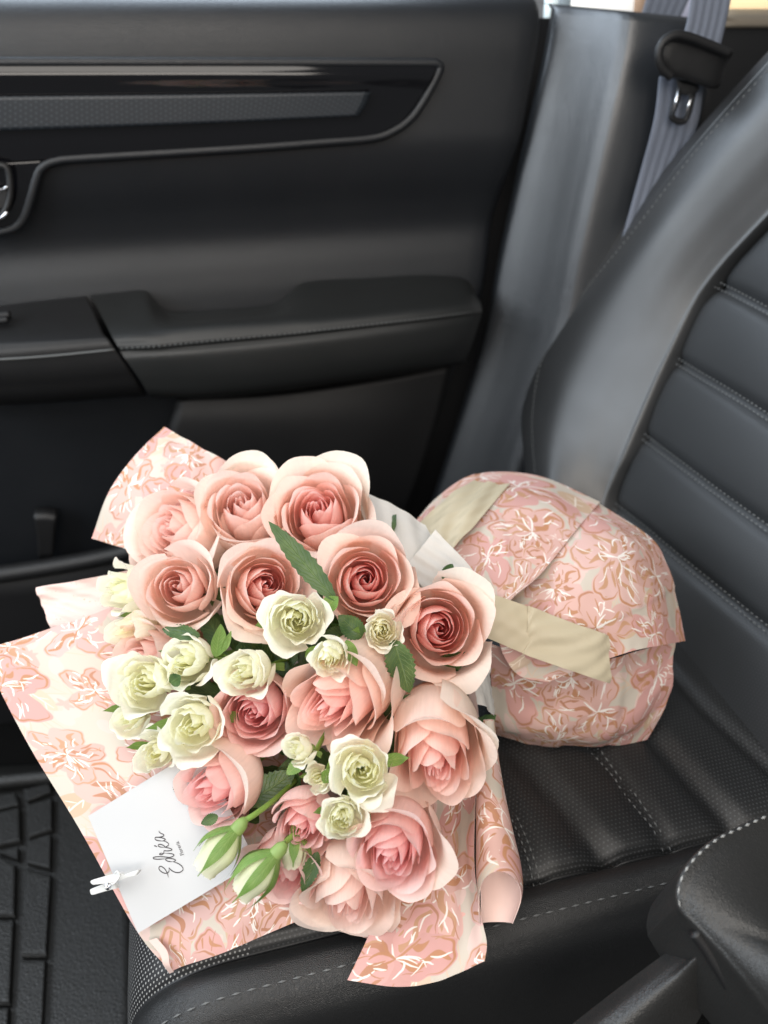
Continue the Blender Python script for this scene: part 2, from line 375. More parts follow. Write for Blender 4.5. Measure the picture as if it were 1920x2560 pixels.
M = {}
M['leather'] = leather('black_leather', (.012, .0125, .013), .40, 1100, .40, .0005)
M['leather_door'] = leather('door_leather', (.0080, .0093, .0115), .42, 900, .30, .0005)
M['leather_arm'] = leather('armrest_leather', (.013, .014, .014), .43, 1300, .25, .0004)
M['leather_seat'] = leather('seat_leather', (.020, .021, .022), .44, 1500, .14, .0003, spec=1.0)
M['leather_console'] = leather('console_leather', (.018, .018, .0175), .40, 700, .35, .0005)
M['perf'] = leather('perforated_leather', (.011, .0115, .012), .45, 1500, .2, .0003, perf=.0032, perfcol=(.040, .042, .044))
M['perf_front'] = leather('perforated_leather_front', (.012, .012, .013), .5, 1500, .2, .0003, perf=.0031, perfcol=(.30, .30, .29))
M['plastic'] = leather('black_plastic', (.008, .008, .0085), .5, 1400, .25, .0003)
M['pillar'] = leather('pillar_plastic', (.016, .0185, .022), .37, 700, .30, .0004, spec=1.0)
M['plastic_dark'] = plain('dark_plastic', (.006, .006, .007), .6)
M['gloss'] = plain('gloss_black', (.004, .004, .005), .07, spec=.5)
M['inlay'] = leather('textured_inlay', (.010, .0135, .018), .45, 1500, .1, .0002, perf=.0046, perfcol=(.032, .038, .045))
M['chrome'] = plain('bright_metal', (.75, .76, .78), .18, metal=1)
M['thread'] = plain('grey_thread', (.12, .125, .125), .7)
M['thread_light'] = plain('light_grey_thread', (.15, .155, .155), .7)
M['rubber'] = leather('mat_rubber', (.0085, .0085, .008), .5, 260, .35, .0012)
M['carpet'] = leather('carpet', (.006, .006, .006), .95, 900, 1.0, .002, spec=.1)
M['belt'] = leather('belt_webbing', (.15, .17, .215), .55, 1500, .5, .0005)
M['print'] = paper_mat('floral_paper')
M['paperback'] = paper_plain('paper_plain_side', (.80, .60, .54), .12)
M['tissue'] = paper_plain('white_tissue', (.80, .79, .76), .35)
M['ribbon'] = paper_plain('cream_ribbon', (.52, .455, .325), .05, .42)
M['card'] = paper_plain('white_card', (.51, .51, .51), 0, .75)
M['ink'] = plain('printed_ink', (.045, .038, .038), .6)
M['peg'] = plain('white_painted_wood', (.68, .69, .68), .45)
M['petal'] = petal_mat('rose_petal')
M['petal_w'] = petal_mat('white_petal', .44)
M['green'] = leaf_mat('rose_leaf_green', (.035, .085, .022), (.13, .20, .06), .42)
M['green_l'] = leaf_mat('sepal_green', (.13, .25, .045), (.30, .42, .13), .5)
M['stem'] = plain('stem_green', (.16, .28, .05), .5)
M['brownleaf'] = leaf_mat('brown_leaf', (.16, .06, .03), (.26, .12, .06), .5)

# ================================================================== the car interior
# ---- floor
FZ = -0.34
G = np.array([[(x, y, FZ) for y in np.linspace(-.3, 1.0, 12)] for x in np.linspace(-1.0, .9, 12)])
tag(grid_obj('floor', G, M['carpet']), kind='structure')

# ---- rubber floor mat with raised treads
mat_root = empty('floor_mat', tuple(Zp(60, 2300, FZ+.004)))
tag(mat_root, 'black rubber floor mat with raised rectangular treads in the footwell', 'floor mat')
MZ = FZ+.012
def zc(p, z): return Zp(p[0], p[1], z)
q = [(-260, 1940), (150, 1925), (215, 2560), (-260, 2760)]
q = [(-300, 1930), (330, 1900), (330, 2800), (-300, 2800)]
c = [zc(p, MZ) for p in q]
G = surf(np.array([[c[0], c[1]], [c[3], c[2]]]), 24, 24)
solid_obj('base_sheet', G, M['rubber'], mat_root, .008)
def tread(poly):
    P = [zc(p, MZ) for p in poly]; ctr = np.mean(P, 0); V = []; n = len(P)
    for k, (ins, dz) in enumerate(((0, -.002), (0.0, .006), (.05, .0088), (.12, .0092))):
        for p in P: V.append(p+(ctr-p)*ins+np.array([0, 0, dz]))
    F = [(k*n+i, k*n+(i+1) % n, (k+1)*n+(i+1) % n, (k+1)*n+i) for k in range(3) for i in range(n)]
    F.append(tuple(3*n+i for i in range(n)))
    if np.cross(P[1]-P[0], P[2]-P[0])[2] < 0: F = [f[::-1] for f in F]
    return mesh_obj('tread', V, F, M['rubber'], mat_root, smooth=False)
for poly in [[(62, 1985), (128, 1968), (132, 1990), (72, 2014)], [(72, 2022), (134, 2003), (134, 2084), (76, 2104)],
             [(74, 2112), (132, 2094), (130, 2182), (72, 2168)], [(70, 2180), (132, 2196), (120, 2400), (58, 2400)],
             [(56, 2408), (119, 2408), (108, 2640), (40, 2640)], [(-70, 2005), (44, 1992), (54, 2022), (-70, 2050)],
             [(-70, 2056), (54, 2028), (56, 2112), (-70, 2140)], [(2, 2142), (50, 2128), (50, 2160)],
             [(-70, 2150), (-5, 2146), (44, 2172), (42, 2300), (-70, 2300)], [(-70, 2308), (40, 2308), (30, 2520), (-70, 2520)],
             [(-70, 2528), (28, 2528), (20, 2700), (-70, 2700)], [(-200, 2005), (-80, 2005), (-80, 2300), (-200, 2300)]]:
    tread(poly)
ra = random.Random(3)
P = [zc((x, y), MZ+.012) for x, y in [(-80, 1962), (20, 1952), (90, 1945), (150, 1938), (240, 1925)]]
tube('rim', cr(P, 20), .010, M['rubber'], mat_root, 10)

items = []; rl = np.random.default_rng(21)
for k in range(70):
    p = Zp(rl.uniform(120, 300), rl.uniform(1900, 2560), FZ+.002); q = rl.uniform(.0008, .0030)
    V = [p+np.array([q*math.cos(t)*rl.uniform(.4, 1), q*math.sin(t)*rl.uniform(.4, 1), rl.uniform(0, .001)]) for t in np.arange(5)*1.2566]
    items.append((np.array(V), [(0, 1, 2, 3, 4)]))
V, F = join_raw(items)
tag(mesh_obj('lint', V, F, plain('grey_lint', (.10, .10, .095), .9), None, smooth=False), 'pale lint specks scattered on the footwell carpet', 'lint', kind='stuff')

# ---- door
door = empty('door_lining', (0.0, .93, -.30))
tag(door, 'black leather passenger door with glossy trim strip and stitched armrest', 'car door')
edge = [(1362, 18), (1352, 90), (1310, 300), (1240, 600), (1192, 850), (1120, 1080), (1050, 1280), (985, 1430), (900, 1600)]
ez = np.array([Yp(a, b, .905) for a, b in edge])
def xr(z): return np.interp(z, ez[::-1, 2], ez[::-1, 0])
prof = [(.5155, .975), (.516, .955), (.513, .935), (.506, .915), (.492, .903), (.47, .897), (.44, .895), (.40, .893), (.375, .893), (.345, .900), (.31, .912), (.28, .917), (.25, .910), (.22, .905), (.19, .905), (.15, .925), (.05, .935), (-.1, .935), (-.3, .93)]
pr = cr(np.array(prof), 90)
rows = []
for z, y in pr:
    x1 = float(xr(z)); xs = np.r_[np.linspace(-.55, x1-.05, 40), x1-.03, x1-.015, x1-.006, x1-.001, x1]
    ys = np.full(len(xs), y); ys[-5:] += np.array([0, .001, .004, .010, .022]); rows.append(np.c_[xs, ys, np.full(len(xs), z)])
grid_obj('upper_panel', np.array(rows), M['leather_door'], door)
# glossy trim strip
T = [[(-60, 163), (500, 162), (900, 163), (1040, 163), (1094, 166)],
     [(-60, 190), (500, 189), (900, 190), (1030, 190), (1080, 194)],
     [(-60, 236), (500, 232), (900, 228), (1010, 228), (1060, 232)],
     [(-60, 330), (500, 312), (860, 294), (960, 292), (1012, 297)],
     [(-60, 372), (500, 352), (830, 333), (930, 322), (985, 315)],
     [(-60, 412), (500, 378), (800, 354), (905, 346), (942, 338)]]
ty = [.884, .881, .8835, .884, .8835, .8838]
C = np.array([[Yp(a, b, y) for a, b in r] for r, y in zip(T, ty)])
solid_obj('glossy_trim', surf(C, 40, 60), M['gloss'], door, .012)
C = np.array([[Yp(a, b, .8775) for a, b in r] for r in [[(-60, 242), (450, 237), (928, 230)], [(-60, 285), (450, 276), (915, 262)], [(-60, 329), (450, 311), (897, 290)]]])
solid_obj('textured_inlay', surf(C, 10, 50), M['inlay'], door, .003)
lip = [(-60, 592), (0, 580), (40, 567), (62, 540), (76, 500), (90, 450), (104, 420), (140, 402), (220, 394), (600, 371), (800, 356), (930, 345), (985, 326), (1030, 292), (1070, 232), (1098, 176), (1094, 162), (1060, 158), (800, 157), (300, 156), (-60, 156)]
tube('trim_lip', cr([Yp(a, b, .887) for a, b in lip], 160), .0048, M['leather_door'], door, 10)
hl = [(1015, 226), (1035, 214), (1055, 200), (1063, 188)]
# door pull bezel and release lever
C = np.array([[Yp(a, b, .884) for a, b in r] for r in [[(-60, 405), (40, 400), (108, 396)], [(-60, 460), (30, 460), (88, 455)], [(-60, 520), (20, 520), (68, 510)], [(-60, 590), (0, 577), (45, 562)]]])
solid_obj('handle_bezel', surf(C, 16, 16), M['gloss'], door, .006)
han = tube('handle_ring', cr([Yp(a, b, .872) for a, b in [(-60, 405), (0, 413), (18, 422), (25, 450), (25, 490), (16, 520), (-4, 545), (-60, 565)]], 40), .0034, M['plastic'], door, 8)
C = np.array([[Yp(a, b, .870) for a, b in r] for r in [[(-60, 480), (0, 474), (18, 466)], [(-60, 500), (0, 500), (17, 492)], [(-60, 545), (0, 525), (10, 512)]]])
solid_obj('release_lever', surf(C, 10, 10), M['plastic'], door, .006)
tube('lever_edge', cr([Yp(a, b, .869) for a, b in [(-60, 482), (0, 475), (19, 466)]], 12), .0016, M['chrome'], door, 6)
tube('ring_edge', cr([Yp(a, b, .868) for a, b in [(-60, 562), (-10, 549), (8, 541), (18, 530)]], 12), .0019, M['chrome'], door, 6)
# armrest: padded part
A = [[((225, 738), .905), ((300, 730), .905), ((362, 727), .90), ((392, 760), .875), ((430, 783), .862), ((560, 775), .862), ((680, 763), .866), ((725, 735), .88), ((765, 706), .90), ((900, 694), .908), ((1060, 684), .91), ((1160, 697), .905), ((1195, 745), .885)],
     [((240, 762), .875), ((310, 757), .873), ((365, 757), .865), ((400, 785), .850), ((440, 800), .843), ((560, 793), .842), ((680, 782), .845), ((730, 760), .855), ((780, 742), .866), ((900, 730), .872), ((1060, 718), .872), ((1165, 722), .868), ((1200, 752), .865)],
     [((275, 832), .815), ((330, 828), .812), ((375, 825), .811), ((410, 821), .811), ((450, 817), .811), ((560, 808), .811), ((680, 800), .812), ((740, 794), .813), ((800, 789), .815), ((900, 781), .817), ((1060, 767), .822), ((1165, 761), .832), ((1203, 765), .848)],
     [((292, 862), .803), ((345, 861), .800), ((390, 858), .798), ((420, 855), .798), ((460, 851), .798), ((560, 842), .798), ((680, 832), .799), ((740, 827), .800), ((800, 821), .801), ((900, 811), .804), ((1060, 795), .811), ((1165, 782), .823), ((1205, 777), .842)],
     [((300, 878), .803), ((350, 876), .800), ((395, 873), .798), ((425, 870), .798), ((465, 866), .798), ((560, 857), .798), ((680, 846), .799), ((740, 840), .800), ((800, 833), .801), ((900, 822), .804), ((1060, 803), .811), ((1165, 789), .823), ((1205, 783), .842)]]
C = np.array([[Yp(p[0], p[1], y) for p, y in r] for r in A])
pad = grid_obj('armrest_pad', surf(C, 50, 110), M['leather_arm'], door)
B = [[((300, 879), .8035), ((460, 867), .7995), ((680, 847), .8005), ((900, 823), .8055), ((1060, 804), .8125), ((1165, 790), .8245), ((1205, 784), .843)],
     [((315, 900), .799), ((470, 890), .794), ((680, 872), .795), ((900, 848), .801), ((1060, 830), .810), ((1160, 814), .824), ((1198, 806), .843)],
     [((350, 950), .800), ((500, 948), .796), ((690, 935), .797), ((900, 908), .803), ((1050, 886), .812), ((1140, 868), .827), ((1180, 862), .848)],
     [((372, 986), .808), ((510, 988), .806), ((690, 972), .808), ((900, 943), .814), ((1050, 920), .824), ((1130, 905), .840), ((1165, 898), .862)],
     [((380, 992), .835), ((510, 994), .833), ((690, 978), .835), ((900, 949), .84), ((1050, 926), .85), ((1130, 911), .865), ((1165, 904), .875)],
     [((382, 994), .925), ((512, 996), .925), ((692, 980), .925), ((900, 951), .925), ((1050, 928), .925), ((1130, 913), .925), ((1160, 906), .925)]]
C = np.array([[Yp(p[0], p[1], y) for p, y in r] for r in B])
grid_obj('armrest_side', surf(C, 40, 90), M['leather_arm'], door)
P = cr([Yp(p[0], p[1]-7, y-.0015) for p, y in A[4]], 140)
stitches('armrest_stitching', P, (-.1, -.8, .6), M['thread'], door, .0036, .0018, .0006)
# switch panel ahead of the pad
S_ = [[((-80, 775), .905), ((100, 752), .905), ((214, 740), .905)], [((-80, 800), .87), ((100, 785), .868), ((232, 772), .87)], [((-80, 852), .818), ((100, 842), .815), ((258, 832), .816)],
      [((-80, 872), .806), ((100, 862), .803), ((272, 848), .804)], [((-80, 900), .801), ((100, 890), .799), ((288, 874), .800)], [((-80, 960), .806), ((100, 955), .804), ((330, 935), .805)], [((-80, 1012), .83), ((100, 1005), .828), ((362, 985), .83)], [((-80, 1016), .925), ((100, 1010), .925), ((364, 990), .925)]]
C = np.array([[Yp(p[0], p[1], y) for p, y in r] for r in S_])
sw = solid_obj('switch_panel', surf(C, 60, 40), M['plastic'], door, .002)
tube('panel_seam', cr([Yp(-80, 903, .7985), Yp(100, 892, .7965), Yp(286, 874, .798)], 20), .0011, M['thread'], sw, 6)
for k, (y0, x1) in enumerate(((788, 26), (800, 20))):
    tube('window_switch', cr([Yp(-60, y0+6, .855-k*.012), Yp(0, y0+1, .855-k*.012), Yp(x1, y0-1, .855-k*.012)], 8), .0045-.001*k, M['plastic_dark'], sw, 8)
# lower door: proud panel, map pocket and bracket
Lw = [[((440, 1000), .90), ((700, 985), .895), ((950, 950), .895), ((1130, 915), .905)], [((425, 1060), .892), ((690, 1060), .885), ((930, 1050), .885), ((1098, 1040), .898)],
      [((400, 1160), .89), ((680, 1160), .883), ((890, 1160), .883), ((1062, 1160), .896)], [((385, 1300), .89), ((660, 1300), .882), ((860, 1300), .883), ((1010, 1300), .896)], [((380, 1600), .89), ((640, 1600), .885), ((820, 1600), .886), ((890, 1600), .896)]]
C = np.array([[Yp(p[0], p[1], y) for p, y in r] for r in Lw])
solid_obj('lower_panel', surf(C, 30, 30), M['plastic'], door, .03)
tube('pocket_lip', cr([Yp(a, b, .84) for a, b in [(-120, 1452), (0, 1436), (120, 1418), (240, 1396), (340, 1372), (420, 1340)]], 40), .011, M['plastic'], door, 10)
C = np.array([[Yp(a, b, y) for (a, b, y) in r] for r in [[(-200, 1452, .845), (120, 1424, .845), (420, 1348, .845)], [(-200, 1900, .86), (120, 1900, .86), (420, 1900, .86)]]])
solid_obj('pocket_wall', surf(C, 10, 20), M['plastic_dark'], door, .004)
C = np.array([[Yp(a, b, .90) for (a, b) in r] for r in [[(84, 1290), (112, 1288), (142, 1292)], [(92, 1340), (113, 1338), (136, 1340)], [(96, 1400), (114, 1400), (132, 1400)]]])
solid_obj('bracket', surf(C, 8, 8), M['plastic'], door, .02)

# ---- dark body shell behind door gap, pillar, rear trim
C = np.array([[Yp(a, b, .99) for a, b in r] for r in [[(1100, 45), (2300, 45)], [(800, 1800), (2300, 1800)]]])
tag(solid_obj('body_shell', surf(C, 12, 12), M['plastic_dark'], None, .03), 'black inner body panel seen in the gap behind the door', 'body panel')
pil = empty('door_pillar', tuple(Yp(1100, 1400, .95)))
tag(pil, 'dark moulded pillar trim catching a pale highlight beside the door', 'pillar trim')
le = [(1378, 22), (1362, 120), (1322, 300), (1255, 600), (1208, 830), (1140, 1060), (1065, 1290), (1000, 1450), (940, 1600)]
wd = [(0, .992), (5, .976), (16, .966), (60, .949), (105, .929), (150, .907), (185, .891), (220, .883), (310, .881), (420, .881)]
C = []
for k, (a, b) in enumerate(le):
    sc_ = 1 if k < 5 else 1-.06*(k-4)
    C.append([Yp(a+dx*sc_, b+dx*.10, y-.046-.0085*k) for dx, y in wd])
C = np.array(C); G = surf(C, 60, 60)
# round the top edge over
top = G[0].copy(); G = np.concatenate([[top+np.array([0, .06, .006])], [top+np.array([0, .012, .005])], G]);
grid_obj('pillar_cover', G, M['pillar'], pil)
rear = solid_obj('rear_trim', surf(np.array([[Yp(a, b, .955) for a, b in r] for r in [[(1755, 66), (2300, 66)], [(1755, 200), (2300, 200)], [(1700, 900), (2300, 900)]]]), 20, 20), M['plastic'], None, .02)
tag(rear, 'dark rear side trim panel behind the seat belt', 'trim panel')
tag(solid_obj('window_ledge', surf(np.array([[Yp(a, b, y) for a, b, y in r] for r in [[(1800, 22, .985), (2200, 22, .985)], [(1800, 40, .95), (2200, 40, .95)], [(1800, 64, .945), (2200, 64, .945)]]]), 10, 10), plain('tan_trim', (.20, .17, .13), .5), None, .02), 'tan strip of ledge below the rear side window', 'window ledge')
def lit(name, col, s):
    m, nt, b = newmat(name); b.inputs['Base Color'].default_value = (*col, 1)
    b.inputs['Emission Color'].default_value = (*col, 1); b.inputs['Emission Strength'].default_value = s; return m
win = empty('side_window', tuple(Yp(1600, 20, 1.02)))
tag(win, 'bright daylight seen through the side windows above the pillar', 'window')
for nm, x0, x1, y1, col, s in (('pale_frame', 1366, 1392, 60, (.62, .72, .74), .8), ('grey_post', 1393, 1425, 40, (.22, .27, .30), .6), ('white_pane', 1426, 1582, 45, (.93, .92, .88), .95), ('brown_edge', 1583, 1612, 60, (.38, .26, .18), .5), ('rear_pane', 1613, 1780, 60, (.35, .36, .45), .6), ('tan_pane', 1781, 2300, 50, (.82, .62, .36), .8)):
    C = np.array([[Yp(x0+8, -60, 1.02), Yp(x1+8, -60, 1.02)], [Yp(x0, y1, 1.02), Yp(x1, y1, 1.02)]])
    solid_obj(nm, surf(C, 3, 3), lit(nm, col, s), win, .01)

# ---- seat belt
belt = empty('seat_belt', tuple(Yp(1560, 560, .779)))
tag(belt, 'grey webbing seat belt with black buckle tongue hanging behind the seat', 'seat belt')
def strap(name, pts, mat, parent):
    L = cr([Yp(a, b, d) for (a, b, _, _, d) in pts], 60); R_ = cr([Yp(a, b, d) for (_, _, a, b, d) in pts], 60)
    G = np.stack([L*(1-t)+R_*t+nrm(-fw)*(-.0005*math.cos(t*math.pi*10)) for t in np.linspace(0, 1, 31)], 1)
    return solid_obj(name, G, mat, parent, .0015)
strap('upper_webbing', [(1735, -60, 1838, -50, .794), (1722, 40, 1815, 60, .791), (1700, 120, 1795, 140, .789), (1690, 160, 1780, 180, .787)], M['belt'], belt)
strap('lower_webbing', [(1650, 190, 1760, 215, .799), (1636, 300, 1745, 310, .794), (1602, 430, 1702, 430, .797), (1566, 560, 1660, 560, .793), (1530, 690, 1620, 690, .789)], M['belt'], belt)
strap('rear_webbing', [(1628, -40, 1740, -40, .965), (1606, 32, 1706, 34, .965), (1596, 60, 1690, 62, .965)], M['belt'], belt)
def blob(name, outline, d, th, mat, parent, bev=.25):
    """moulded slab from an outline: rounded front, flat back"""
    P = cr(np.array(outline+[outline[0]]), 49)[:-1]; n = len(P); c0 = P.mean(0); V = []
    layers = [(1.0, th), (1.0, th*.35), (.97, th*.1), (.90, 0), (.6, -th*.08), (.2, -th*.1)]
    for s, dz in layers:
        for p in P: q = c0+(p-c0)*s; V.append(Yp(q[0], q[1], d+dz))
    F = [(k*n+i, k*n+(i+1) % n, (k+1)*n+(i+1) % n, (k+1)*n+i) for k in range(len(layers)-1) for i in range(n)]
    F.append(tuple(range((len(layers)-1)*n, len(layers)*n)))
    F.append(tuple(range(n))[::-1])
    bm = bmesh.new(); me = bpy.data.meshes.new(name)
    o = mesh_obj(name, V, F, mat, parent)
    bm.from_mesh(o.data); bmesh.ops.recalc_face_normals(bm, faces=bm.faces); bm.to_mesh(o.data); bm.free()
    return o
blob('tongue_body', [(1648, 120), (1662, 95), (1690, 85), (1760, 104), (1825, 128), (1830, 140), (1815, 165), (1803, 210), (1785, 222), (1745, 212), (1700, 198), (1672, 190), (1655, 170), (1645, 145)], .765, .022, M['plastic'], belt)
tube('tongue_rim', cr([Yp(a, b, .757) for a, b in [(1678, 192), (1655, 170), (1646, 140), (1655, 108), (1685, 88), (1720, 92), (1770, 110), (1826, 134)]], 40), .0042, M['plastic'], belt, 8)
blob('tongue_shoulder', [(1690, 198), (1745, 212), (1742, 232), (1725, 240), (1704, 236), (1694, 220)], .777, .006, M['plastic'], belt)
tube('metal_plate', cr([Yp(a, b, .781) for a, b in [(1700, 218), (1692, 250), (1680, 284), (1684, 298), (1700, 304), (1714, 298), (1724, 270), (1732, 236)]], 30), .0032, M['plastic_dark'], belt, 8)
tube('plate_edge', [Yp(1699, 220, .777), Yp(1680, 288, .777)], .0014, M['chrome'], belt, 6)
tube('plate_edge', [Yp(1730, 236, .777), Yp(1713, 290, .777)], .0014, M['chrome'], belt, 6)

# ---- seat
seat = empty('passenger_seating', (.15, .48, FZ))
tag(seat, 'black leather passenger seat with perforated panels and grey stitching', 'car seat')
al = math.radians(24)
BN = np.array([-math.cos(al), 0, math.sin(al)]); LEAN = np.array([math.sin(al), 0, math.cos(al)]); B0 = np.array([.405, .4, 0])
def BK(px, py, off=0.): return PL(px, py, B0+np.array([off, 0, 0]), BN)
def ys(p): p = np.asarray(p)-B0; return np.array([p[1], p@LEAN])     # coordinates inside the backrest plane
def fromys(y, s, h): return B0+np.array([0, 1, 0])*y+LEAN*s+BN*h
def polydist(X, Y, P):
    best = np.full(X.shape, 9.)
    for a, b in zip(P[:-1], P[1:]):
        d = b-a; t = np.clip(((X-a[0])*d[0]+(Y-a[1])*d[1])/(d@d), 0, 1)
        best = np.minimum(best, np.hypot(X-a[0]-t*d[0], Y-a[1]-t*d[1]))
    return best
# backrest centre with padded channels
gro = [[(1780, 705), (1860, 745), (1960, 798)], [(1670, 888), (1745, 935), (1830, 985), (1960, 1068)], [(1580, 1070), (1700, 1160), (1800, 1235), (1960, 1350)], [(1500, 1238), (1620, 1330), (1660, 1365), (1800, 1478), (1960, 1606)], [(1930, 480), (2000, 520)]]
gp = [[ys(BK(*p)) for p in g] for g in gro]
for g in gp: g.append(g[-1]+np.array([-.35, -.02]))
yv = np.linspace(-.25, .33, 110); sv = np.linspace(-.06, .60, 180)
SS, YY = np.meshgrid(sv, yv, indexing='ij'); hh = np.full(SS.shape, .006)
for g in gp:
    dd = polydist(YY, SS, g); hh -= .007*np.exp(-(dd/.006)**2) + .003*np.exp(-(dd/.020)**2)
inn = [(1490, 1320), (1530, 1220), (1570, 1130), (1640, 960), (1740, 750), (1830, 640), (1960, 500)]
ip = [ys(BK(*p)) for p in inn]
hh -= .020*np.exp(-(polydist(YY, SS, ip)/.012)**2)
G = B0+YY[..., None]*np.array([0, 1, 0])+SS[..., None]*LEAN+hh[..., None]*BN
m_back = leather('perforated_backrest', (.026, .028, .030), .42, 1500, .2, .0003, perf=.0030, perfcol=(.040, .042, .045))
back_c = grid_obj('backrest_cushion', G, m_back, seat)
for gi, g in enumerate(gro[:4]):
    P = np.array(g, float)
    for o_ in (-5, 5):
        Q = [BK(a-o_*.6, b+o_*1.4, -.0005) for a, b in P]
        stitches('backrest_stitching', cr(Q, 60), BN, M['thread'], seat, .0042, .0016, .0006)
# side bolster towards the door
O_ = [(1322, 1290), (1312, 1180), (1304, 1080), (1306, 1000), (1326, 890), (1372, 800), (1450, 694), (1562, 556), (1682, 400), (1800, 262), (1930, 120)]
I_ = [(1500, 1330), (1514, 1255), (1538, 1195), (1562, 1145), (1600, 1055), (1640, 962), (1690, 855), (1742, 752), (1800, 672), (1870, 595), (1950, 512)]
C = []
for (a, b), (c_, d_) in zip(O_, I_):
    o1 = BK(a, b, -.056); i1 = BK(c_, d_, -.012)
    mid = [BK(a+(c_-a)*t, b+(d_-b)*t, off) for t, off in ((.10, -.066), (.30, -.066), (.55, -.050), (.80, -.029), (.95, -.016))]
    C.append([o1+np.array([.10, .02, 0]), o1+np.array([.035, .016, 0]), o1+np.array([.010, .008, 0]), o1, *mid, i1, i1+np.array([.02, 0, 0])])
C = np.array(C); G = surf(C, 90, 70)
grid_obj('backrest_bolster', G, M['leather_seat'], seat)
pp = [BK(a+18+(c_-a)*.02, b+10, -.0625) for (a, b), (c_, d_) in zip(O_, I_)]
tube('bolster_piping', cr(pp, 80), .0022, M['leather_seat'], seat, 8)
stitches('bolster_stitching', cr([BK(a+27, b+15, -.0665) for a, b in O_], 80), (-.7, -.5, .4), M['thread'], seat, .005, .0015, .0005)

# seat cushion: profile across (far to near) and along (rear to front nose)
yp = [(.80, -.16), (.795, -.06), (.78, -.05), (.755, -.03), (.72, -.02), (.68, -.012), (.662, -.010), (.655, -.004), (.64, .0), (.56, .002), (.46, .002), (.38, .001), (.31, .0), (.286, -.002), (.279, -.006), (.275, -.010), (.270, -.004), (.262, .0), (.254, -.0005), (.247, -.003), (.240, -.009), (.233, -.022), (.228, -.05), (.224, -.09), (.220, -.15), (.216, -.24)]
xp = [(.46, 0), (.43, .0), (.36, 0), (.25, 0), (.12, 0), (.02, 0), (-.03, -.001), (-.055, -.005), (-.075, -.014), (-.092, -.030), (-.103, -.052), (-.108, -.08), (-.11, -.13), (-.108, -.20), (-.10, -.27)]
ypr = cr(np.array(yp), 260); xpr = cr(np.array(xp), 240)
X = np.repeat(xpr[:, :1], len(ypr), 1); Y = np.repeat(ypr[None, :, 0], len(xpr), 0)
Z = xpr[:, 1][:, None] + ypr[:, 1][None, :]
creases = [[(1346, 1945), (1400, 2005), (1460, 2080), (1512, 2135), (1528, 2168)], [(1636, 1845), (1700, 1915), (1760, 1980), (1815, 2035), (1838, 2062)]]
seams = [[(1462, 1848), (1482, 1868), (1512, 1900), (1600, 2010), (1690, 2121)], [(1285, 2040), (1312, 2100), (1350, 2202)], [(1640, 1640), (1760, 1770), (1900, 1900), (2000, 1985)]]
for g, dep, w in [(g, .008, .009) for g in creases]+[(g, .005, .006) for g in seams]:
    P = [Zp(a, b, 0)[:2] for a, b in g]; P.insert(0, P[0]+(P[0]-P[1])/np.linalg.norm(P[0]-P[1])*.3)
    dd = polydist(X, Y, P); ins = ((Y > .272) & (Y < .66))
    # a pleat: steep on the rear side, gentle swell in front
    Z -= ins*dep*np.exp(-(dd/w)**2)
Z += .0008*np.sin(X*23+1)*np.sin(Y*17)
G = np.stack([X, Y, Z], 2)
jb = int(np.argmin(np.abs(ypr[:, 0]-.2745))); jf = int(np.argmin(np.abs(ypr[:, 0]-.662))); ib = int(np.argmin(np.abs(xpr[:, 0]+.02)))
grid_obj('cushion_insert', G[:ib+1, jf:jb+1], M['perf'], seat)
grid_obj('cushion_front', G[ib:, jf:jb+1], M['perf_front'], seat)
grid_obj('near_bolster', G[:, jb:], M['leather'], seat)
grid_obj('far_bolster', G[:, :jf+1], M['leather'], seat)
def onseat(x, y): # height of the cushion
    i = int(np.argmin(np.abs(xpr[:, 0]-x))); j = int(np.argmin(np.abs(ypr[:, 0]-y))); return Z[i, j]
for g in seams[:2]:
    for o_ in (-7, 7):
        P = cr([Zp(a+o_, b-o_*.6, .0) for a, b in g], 40); P[:, 2] = [onseat(*p[:2])+.0006 for p in P]
        stitches('cushion_stitching', P, (0, 0, 1), M['thread_light'] if g is seams[0] else M['thread'], seat, .0042, .0018, .0006)
js = int(np.argmin(np.abs(ypr[:, 0]-.2500)))
P = G[:, js][:np.argmin(np.abs(xpr[:, 0]+.108))]; P = P[P[:, 0] < .36]
stitches('bolster_edge_stitching', P+np.array([0, -.0004, .0006]), (0, -.3, 1), M['thread'], seat, .0058, .0034, .0006)

# ---- carpeted tunnel side and centre console
con = empty('centre_console', (.30, .10, FZ))
tag(con, 'black centre console with padded leather armrest lid beside the seat', 'console')
lid_out = [(1990, 2000), (1920, 2034), (1850, 2066), (1790, 2095), (1740, 2136), (1705, 2182), (1692, 2226), (1694, 2258), (1706, 2284)]
ldep = [.440, .432, .424, .417, .410, .404, .400, .398, .396]
C = []
for (a, b), d in zip(lid_out, ldep):
    e = D(a, b, d)
    inn_ = np.array([a+(2150-a)*.9, b+(2420-b)*.9])
    row = [e+np.array([.0, .012, -.05]), e+np.array([.0, .006, -.022]), e+np.array([0, .002, -.006]), e]
    for t, lift in ((.06, .004), (.15, .009), (.35, .014), (.65, .016), (1.0, .012)):
        px, py = a+(2150-a)*t, b+(2430-b)*t
        row.append(D(px, py, d-(.028*t)-lift*.35))
    C.append(row)
